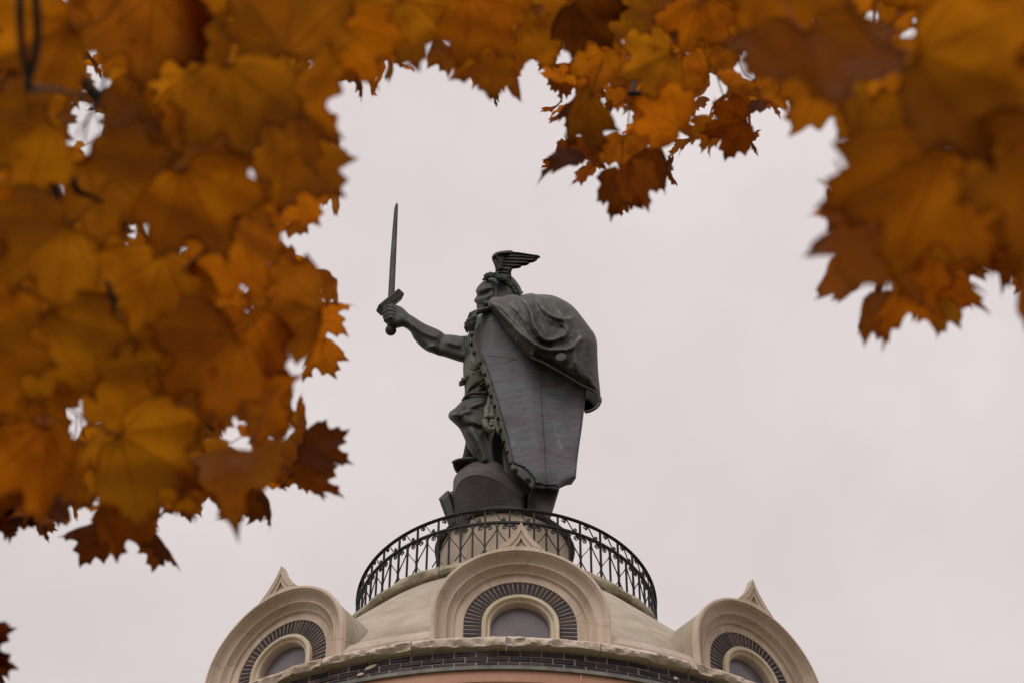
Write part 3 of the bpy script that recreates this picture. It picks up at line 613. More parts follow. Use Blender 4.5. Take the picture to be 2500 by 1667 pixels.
part('shield_lip', relief([(1340, 1189), (1366, 1186), (1386, 1169), (1406, 1166), (1395.4, 1182), (1381, 1184.5), (1364.8, 1192)], lambda x, y: -.93+.02*max(0, y-1166), .01, 3, (), .1, 2.5, smooth=False), M_BASE, split=50)
def surf_line(name, pts, r, dy, m_=None, step_=5):
    pth = [at(p.x, p.y, YS(p.x, p.y)-dy)-SZ for p in smooth_path([(a, b, 0) for a, b in pts], step_)]; part(name, tube(pth, r, 5), m_ or M_BASE)
outer = [(1165, 769), (1163, 799), (1160, 826), (1169.4, 855.7), (1184, 889), (1196.8, 927), (1211.5, 973.5), (1226, 1028), (1236, 1059), (1244, 1094), (1252.6, 1132.7), (1246.5, 1146), (1239, 1115.6), (1229, 1082), (1219, 1055), (1209, 1014), (1197, 970), (1183, 925), (1169, 889), (1157, 870), (1147.5, 855.7), (1144, 839), (1150, 817.8), (1156, 795)]
def YR(x, y):
    d = seg_dist(np.array([[x, y]]), [(1163, 799), (1160, 826), (1184, 889), (1211.5, 973.5), (1236, 1059), (1252.6, 1132.7)])[0]
    return YS(x, y)-.01+d*.012
part('shield_rim', relief(outer, YR, .02, 4, (), .06, 3, smooth=False), M_RIM, split=50)
for (a, b) in ((1155.5, 804), (1153, 819), (1150.5, 840), (1158, 861), (1173, 886), (1184, 913), (1191.5, 940), (1198.8, 965.5), (1208, 990.4), (1217, 1020), (1223, 1047), (1231, 1076), (1239, 1101.5), (1247, 1130)):
    part('rim_stud', ball(at(a, b, YR(a, b)-.03)-SZ, .041, 10), M_BASE)
part('shield_back', relief([(1225, 1095), (1262, 1110), (1320, 1165), (1325, 1200), (1285, 1240), (1240, 1200)], -.5, .05, 4, (), .2, 4), M_BASE)
foot = [(1246, 1146), (1249, 1133), (1257, 1134), (1278, 1143), (1296, 1159), (1307, 1177), (1301, 1192), (1294, 1192), (1285, 1180), (1262, 1162)]
part('shield_foot_rim', relief(foot, -1.08, .06, 6, (), .2, 2.2), M_BASE)
for (a, b) in ((1257, 1146), (1289, 1169)): part('rim_stud', ball(at(a, b, -1.15)-SZ, .045, 10), M_BASE)
# --- cape
cape = [(1192.6, 748.4), (1192.5, 738), (1197, 731), (1203, 726.3), (1214, 725.5), (1226, 725.2), (1240, 721), (1251.5, 719.6), (1262, 720.5), (1268.3, 723), (1278.9, 719), (1297.8, 716), (1310, 719), (1323, 718.6), (1344, 720.6), (1357, 724), (1369.3, 729.5), (1388.3, 740), (1405, 754.7), (1422, 775.7), (1440.9, 801), (1451.4, 815.7), (1457.7, 836.8), (1458.8, 868.3), (1460.9, 910.4), (1466, 961), (1464, 970), (1455.6, 960), (1436.7, 949), (1415.6, 939), (1394.6, 926), (1363, 907), (1331, 889), (1308, 878), (1295.7, 880), (1278.9, 864), (1257.8, 841), (1238.9, 820), (1217.8, 788.4), (1201, 761)]
YC = lambda x, y: -1.12+.00125*max(0, x-1300)-.0002*(y-720)
cr = [([(1199, 738), (1222, 764), (1247, 789), (1262, 806), (1275, 818), (1302, 837), (1331, 851.5), (1363, 854), (1394, 849), (1416, 826)], 5, .12),
      ([(1210, 735), (1232, 760), (1260, 788), (1283, 812), (1303, 826)], 9, .06), ([(1240, 740), (1262, 772), (1285, 800), (1318, 836), (1345, 842)], 7, -.16),
      ([(1264, 723), (1285, 742), (1298, 769), (1302, 790), (1317, 813), (1333, 830), (1358, 828), (1376, 818)], 5.5, .13), ([(1290, 770), (1292, 800), (1310, 828), (1340, 838)], 6, -.10),
      ([(1287, 719), (1310, 731), (1327, 755), (1348, 771), (1373, 780), (1394, 776)], 6, .12), ([(1310, 745), (1320, 768), (1345, 795), (1370, 800)], 8, -.12),
      ([(1323, 719), (1352, 738), (1369, 769)], 7, .08), ([(1345, 735), (1372, 760), (1400, 775)], 6, -.07), ([(1390, 750), (1415, 790), (1430, 815)], 10, .07),
      ([(1372, 790), (1392, 815), (1400, 850), (1410, 895), (1425, 920)], 5, .05), ([(1398, 800), (1412, 830), (1418, 870)], 7, -.06), ([(1226, 727), (1245, 745), (1262, 760)], 5, .07), ([(1245, 722), (1268, 748), (1280, 775)], 5, -.08),
      ([(1300, 866), (1330, 884), (1363, 902), (1394, 921), (1436, 944), (1458, 957)], 3.5, .05), ([(1300, 855), (1340, 878), (1395, 908), (1440, 930)], 7, -.04), ([(1370, 775), (1385, 800), (1375, 825)], 6, .09), ([(1440, 830), (1446, 880), (1450, 940)], 9, .05)]
cr = [(p, w*1.25, h*(.42 if h > 0 else .24)) for p, w, h in cr]
part('cape', relief(cape, YC, .42, 60, cr, .5, 2.6, rough=.012), M_CAPE)
lining = [(1290, 874), (1308, 876), (1331, 887), (1363, 905), (1394.6, 924), (1415.6, 937), (1436.7, 947), (1455.6, 957), (1465, 968), (1466, 976), (1463, 985), (1455.6, 994.6), (1440.9, 1003), (1427, 1005), (1420, 985), (1415.6, 965), (1384, 943.5), (1352.5, 922.5), (1321, 901.4), (1295.7, 880.5)]
def YL(x, y):
    d = seg_dist(np.array([[x, y]]), [(1295, 873), (1331, 887), (1363, 905), (1394.6, 924), (1436.7, 947), (1455, 957), (1467, 970)])[0]
    return YC(x, y)-.22+min(1.2, d*.040)
part('cape_lining', relief(lining, YL, .03, 4, (), .08, 2.6), M_WING)  # near-black colour paints in the shade of the cape's hollow inside
pth = [at(a, b, YC(a, b)-.26)-SZ for a, b in [(p.x, p.y) for p in smooth_path([(1298, 873, 0), (1331, 888, 0), (1363, 906, 0), (1394.6, 925, 0), (1415.6, 938, 0), (1436.7, 948, 0), (1455.6, 958.5, 0), (1464, 969, 0), (1465.5, 980, 0), (1456, 994, 0), (1441, 1002.5, 0), (1429, 1005, 0)], 4)]]
part('cape_hem', tube(pth, .024, 8), M_BASE)
M_SEAL = mat('pale_mended_bronze', bronze(((.055, .046, .047), (.075, .066, .066), (.10, .09, .088)), (.22, .21, .2), 3), .7)
part('mended_patch', relief([(1355, 871), (1362, 862), (1374, 860), (1383, 866), (1383, 876), (1374, 882), (1361, 882)], YC(1368, 870)-.405, .03, 5, (), .1, 2), M_SEAL)
# seams hammered into the shield
surf_line('shield_seam', [(1318.5, 899), (1321, 950), (1325, 1028), (1330, 1100), (1334, 1183)], .0045, .142)
surf_line('shield_seam', [(1185, 868), (1234.7, 872.5), (1262, 878), (1296, 883)], .0045, .138)
# --- sword held up by the far hand
sword = link('sword', recalc(mesh('sword', *merge([([], [])]), M_BRONZE)), statue) if False else None
bl_ = [(969.3, 495), (972, 500), (970, 560), (966.5, 650), (963, 730), (960.5, 752), (946.5, 752), (946.8, 732), (952, 640), (958, 560), (962.5, 510), (965.5, 499)]
blade = part('blade', relief(bl_, .0, .05, 5, (), .05, 2.4, smooth=False), M_BRONZE, split=40)
gc = at(952.5, 738.5, .02)-SZ; e1 = (at(978, 715, -.02)-at(927, 757, .02)).normalized(); e2 = Vector((.1, -1, -.55)); e2 = (e2-e1*e2.dot(e1)).normalized(); e3 = e1.cross(e2)
gl = (at(978, 715, -.02)-at(927, 757, .02)).length
V, Fc = bevelbox(gl, .24, .15, .02); V = [gc+e1*v.x+e2*v.y+e3*v.z for v in [Vector(q) for q in V]]
part('crossguard', (V, Fc), M_BRONZE, False)
g0, g1 = at(955.5, 745, .0)-SZ, at(954.2, 800, -.03)-SZ
part('grip', tube([g0, g1], .066, 12), M_BASE)
part('pommel', ball(at(954.2, 806.5, -.03)-SZ, .097, 18), M_BASE)
M_ROCKF = mat('shaded_base_bronze', bronze(((.014, .010, .011), (.026, .019, .021), (.044, .036, .035)), (.07, .06, .06), 1.2), .7)  # darker copy of the base bronze; shade of the down-facing front in its colour
# --- cast base under the feet
def solid(name, poly, Y0, H, W, m_, ridges=(), back=.4, step=3.5, sm=False, sp=40, **k): return part(name, relief(poly, Y0, H, W, ridges, back, step, smooth=sm, **k), m_, split=sp)
solid('footplate', [(1105.5, 1131), (1108, 1126.5), (1128.4, 1121), (1159, 1118.5), (1185, 1121), (1190, 1130), (1150, 1150), (1118, 1155), (1108, 1143)], lambda x, y: -.35+.012*max(0, y-1126), .05, 4, M_BASE, (), .5, 3, True)
part('footplate_edge', tube([at(p.x, p.y, -.40)-SZ for p in smooth_path([(1106, 1129, 0), (1112, 1125, 0), (1128, 1121, 0), (1159, 1119, 0), (1180, 1121, 0)], 5)], .030, 8), M_BRONZE)
arch_o = [(1107, 1290), (1106, 1215), (1106, 1186), (1108, 1168), (1118, 1152), (1135, 1137.5), (1159, 1126), (1184.6, 1120.8), (1210, 1126), (1232, 1137.8), (1252.6, 1158), (1274.7, 1185.4), (1292, 1205), (1290, 1228), (1288, 1290)]
arch_i = [(1118, 1290), (1113, 1245), (1110, 1216), (1114, 1189), (1128, 1170), (1150, 1160), (1176, 1160), (1201, 1167), (1227, 1182), (1249, 1199), (1271, 1224), (1276, 1290)]
def eqr(p, n):
    p = np.array([(q.x, q.y) for q in smooth_path([(a, b, 0) for a, b in p], 6)]); L_ = np.r_[0, np.cumsum(np.hypot(*np.diff(p, axis=0).T))]
    s_ = np.linspace(0, L_[-1], n); return np.stack([np.interp(s_, L_, p[:, 0]), np.interp(s_, L_, p[:, 1])], 1)
ao, ai = eqr(arch_o, 60), eqr(arch_i, 60); V = []
for y_, q_ in ((.5, ao), (-.42, ao), (-.52, ao*.85+ai*.15), (-.88, ai*.97+ao*.03), (-.90, ai)): V += [at(x, y, y_)-SZ for x, y in q_]
Fc = [(r*60+k, r*60+k+1, (r+1)*60+k+1, (r+1)*60+k) for r in range(4) for k in range(59)]+[tuple(r*60 for r in range(5)), tuple(r*60+59 for r in range(5))[::-1]]
part('rock_boss', (V, Fc), M_BASE, split=40)
cc = at(1195, 1250, -.78)-SZ; V = [at(x, y, -.895)-SZ for x, y in ai]; nI = len(V); V += [(v+cc)/2 for v in V[:nI]]+[cc]
Fc = [(k, k+1, nI+k+1, nI+k) for k in range(nI-1)]+[(nI+k, nI+k+1, 2*nI) for k in range(nI-1)]
part('rock_face', (V, Fc), M_ROCKF)
solid('rock_block', [(1303.6, 1184), (1366, 1189), (1365, 1197), (1338, 1285), (1280, 1285), (1286.6, 1221), (1297, 1192)], -.7, .05, 3, M_BASE, [([(1300, 1190), (1366, 1195)], 2, .03)], .9)
solid('fallen_cap', [(1070.6, 1216), (1091, 1197.3), (1095, 1196.5), (1098, 1200), (1105, 1197), (1112, 1200), (1120, 1290), (1098, 1290)], -.5, .12, 10, M_BRONZE, [([(1097, 1200), (1112, 1250)], 2, -.06)], .4, 2.5)
bs = lathe([(.0005, Z(9.905)-SZ.z), (.40*S, Z(9.905)-SZ.z), (.44*S, Z(9.902)-SZ.z), (.462*S, Z(9.895)-SZ.z), (.474*S, Z(9.880)-SZ.z), (.462*S, Z(9.865)-SZ.z), (.40*S, Z(9.858)-SZ.z), (.0005, Z(9.858)-SZ.z)], 72, close=False)
V = []
for v in bs[0]:
    v = Vector(v); a = math.atan2(v.x, -v.y); r = math.hypot(v.x, v.y); k = 1+.03*noise.noise(Vector((math.sin(a)*2, math.cos(a)*2, v.z*2))) if r > .5 else 1
    V.append((v.x*k-.03, v.y*k, v.z+(noise.noise(Vector((a*2, v.z, 1)))*.05 if r > .5 and v.z < .3 else 0)))
part('cast_base', (V, bs[1]), M_BASE)
# ---------------------------------------------------------------- maple trees
M_LEAF = bpy.data.materials.new('autumn_maple_leaf'); M_LEAF.use_nodes = True
t = M_LEAF.node_tree; t.nodes.clear()
o_ = t.nodes.new('ShaderNodeOutputMaterial'); oi = t.nodes.new('ShaderNodeObjectInfo')
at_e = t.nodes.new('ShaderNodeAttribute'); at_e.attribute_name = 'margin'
tcn = t.nodes.new('ShaderNodeTexCoord')
nn = t.nodes.new('ShaderNodeTexNoise'); nn.noise_dimensions = '4D'; nn.inputs['Scale'].default_value = 3.2; nn.inputs['Detail'].default_value = 6; nn.inputs['Roughness'].default_value = .6
t.links.new(tcn.outputs['Object'], nn.inputs['Vector'])
ml = t.nodes.new('ShaderNodeMath'); ml.operation = 'MULTIPLY'; ml.inputs[1].default_value = 37; t.links.new(oi.outputs['Random'], ml.inputs[0]); t.links.new(ml.outputs[0], nn.inputs['W'])
r1 = ramp(t, nn.outputs[0], [(.30, (.58, .48, .5)), (.43, (.78, .74, .8)), (.55, (.95, .95, .95)), (.70, (1.02, 1.22, 1.0))])
c = mixc(t, .8, oi.outputs['Color'], r1, 'MULTIPLY')
sp = t.nodes.new('ShaderNodeTexNoise'); sp.noise_dimensions = '4D'; sp.inputs['Scale'].default_value = 13; sp.inputs['Detail'].default_value = 3
t.links.new(tcn.outputs['Object'], sp.inputs['Vector']); t.links.new(ml.outputs[0], sp.inputs['W'])
spots = ramp(t, sp.outputs[0], [(.30, (.35, .25, .25)), (.36, (1, 1, 1))])
c = mixc(t, .6, c, spots, 'MULTIPLY')
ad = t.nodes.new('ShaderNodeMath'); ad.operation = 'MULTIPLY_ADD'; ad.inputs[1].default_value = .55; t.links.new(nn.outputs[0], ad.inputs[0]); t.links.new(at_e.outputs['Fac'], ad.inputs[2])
mg = ramp(t, ad.outputs[0], [(.30, (.30, .20, .2)), (.44, (1, 1, 1))])  # darker margin: shade of steep, down-curled leaf edges painted into the colour
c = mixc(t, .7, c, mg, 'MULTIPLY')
df = t.nodes.new('ShaderNodeBsdfDiffuse'); tr = t.nodes.new('ShaderNodeBsdfTranslucent'); gl = t.nodes.new('ShaderNodeBsdfGlossy'); gl.inputs['Roughness'].default_value = .5
t.links.new(c, tr.inputs[0]); dk = mixc(t, 1.0, c, (.45, .4, .6), 'MULTIPLY'); t.links.new(dk, df.inputs[0])
m1 = t.nodes.new('ShaderNodeMixShader'); m1.inputs[0].default_value = .78; t.links.new(df.outputs[0], m1.inputs[1]); t.links.new(tr.outputs[0], m1.inputs[2])
m2 = t.nodes.new('ShaderNodeMixShader'); m2.inputs[0].default_value = .006; t.links.new(m1.outputs[0], m2.inputs[1]); t.links.new(gl.outputs[0], m2.inputs[2]); t.links.new(m2.outputs[0], o_.inputs[0])
M_VEIN = mat('leaf_vein', lambda t, b: t.links.new(mixc(t, 1.0, t.nodes.new('ShaderNodeObjectInfo').outputs['Color'], (.6, .5, .5), 'MULTIPLY'), b.inputs['Base Color']), .8)
half = [(0,.57),(.035,.475),(.06,.445),(.135,.425),(.115,.36),(.13,.30),(.165,.265),(.22,.30),(.275,.35),(.30,.33),(.335,.28),(.39,.30),(.48,.315),(.44,.24),(.44,.20),(.475,.15),(.43,.10),(.40,.055),(.43,.02),(.51,-.04),(.45,-.08),(.42,-.13),(.35,-.17),(.28,-.20),(.18,-.235),(.09,-.24),(.03,-.20)]
LT = [(x, y-.12) for x, y in half+[(-x, y) for x, y in half[::-1][:-1]]]
def leaf_mesh(seed, petiole=True, sgn=1):
    rs = random.Random(seed); B = resample(LT, .03)
    B = B+np.array([[rs.uniform(-1, 1), rs.uniform(-1, 1)] for _ in B])*.003
    g = np.arange(-.6, .6, .055); gx, gy = np.meshgrid(g, g); G = np.stack([gx.ravel(), gy.ravel()], 1); G = G[inside(G, B)]; G = G[seg_dist(G, B, True) > .03]
    allp = np.vstack([B, G]); vs, _, fs, *_r = delaunay_2d_cdt([Vector(p) for p in allp], [], [list(range(len(B)))], 1, 1e-4)
    vs = np.array([(v.x, v.y) for v in vs]); d = seg_dist(vs, B, True)
    dr = rs.uniform(.2, 1.5); a, b, f, k = rs.uniform(-.9, .9), rs.uniform(-.6, .6), rs.uniform(-.7, .7), rs.uniform(0, 9)
    veins = [[(0, -.32), (0, .42)], [(0, -.32), (.43, .18)], [(0, -.32), (-.43, .18)], [(0, -.32), (.46, -.2)], [(0, -.32), (-.46, -.2)]]
    dv = np.min([seg_dist(vs, v) for v in veins], 0)
    def hz(x, y, dv_): return a*x*x+b*(y+.1)**2+f*abs(x)*.6+.05*min(dv_, .12)*5*.5+.035*math.sin(6*x+k)*math.cos(5*y+k)+.018*math.sin(17*x+k)*math.sin(13*y)-sgn*dr*(x*x+y*y)**1.5
    V = [(x, y, hz(x, y, q)) for (x, y), q in zip(vs, dv)]; Fc = [tuple(q) for q in fs]; nl = len(Fc); nvl = len(V)
    for v in veins:
        p0, p1 = v; pts = [(p0[0]+(p1[0]-p0[0])*i/7, p0[1]+(p1[1]-p0[1])*i/7) for i in range(8)]
        tv, tf = tube([(x, y, hz(x, y, 0)+.002) for x, y in pts], [.0045*(1-i/9) for i in range(8)], 4); o2 = len(V); V += [tuple(q) for q in tv]; Fc += [tuple(i+o2 for i in q) for q in tf]
    if petiole:
     st = smooth_path([(0, -.31, hz(0, -.31, 0)), (rs.uniform(-.05, .05), -.5, .03), (rs.uniform(-.15, .15), -.75, .1)], 4)
     tv, tf = tube(st, .009, 5); o2 = len(V); V += [tuple(q) for q in tv]; Fc += [tuple(i+o2 for i in q) for q in tf]
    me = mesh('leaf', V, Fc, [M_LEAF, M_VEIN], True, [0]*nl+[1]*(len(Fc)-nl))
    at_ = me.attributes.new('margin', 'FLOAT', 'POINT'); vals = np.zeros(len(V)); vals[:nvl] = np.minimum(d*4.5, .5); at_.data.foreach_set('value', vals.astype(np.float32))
    return me
LM = {(p_, g_): [leaf_mesh(s+(50 if g_ < 0 else 0), p_, g_) for s in range(8)] for p_ in (True, False) for g_ in (1, -1)}
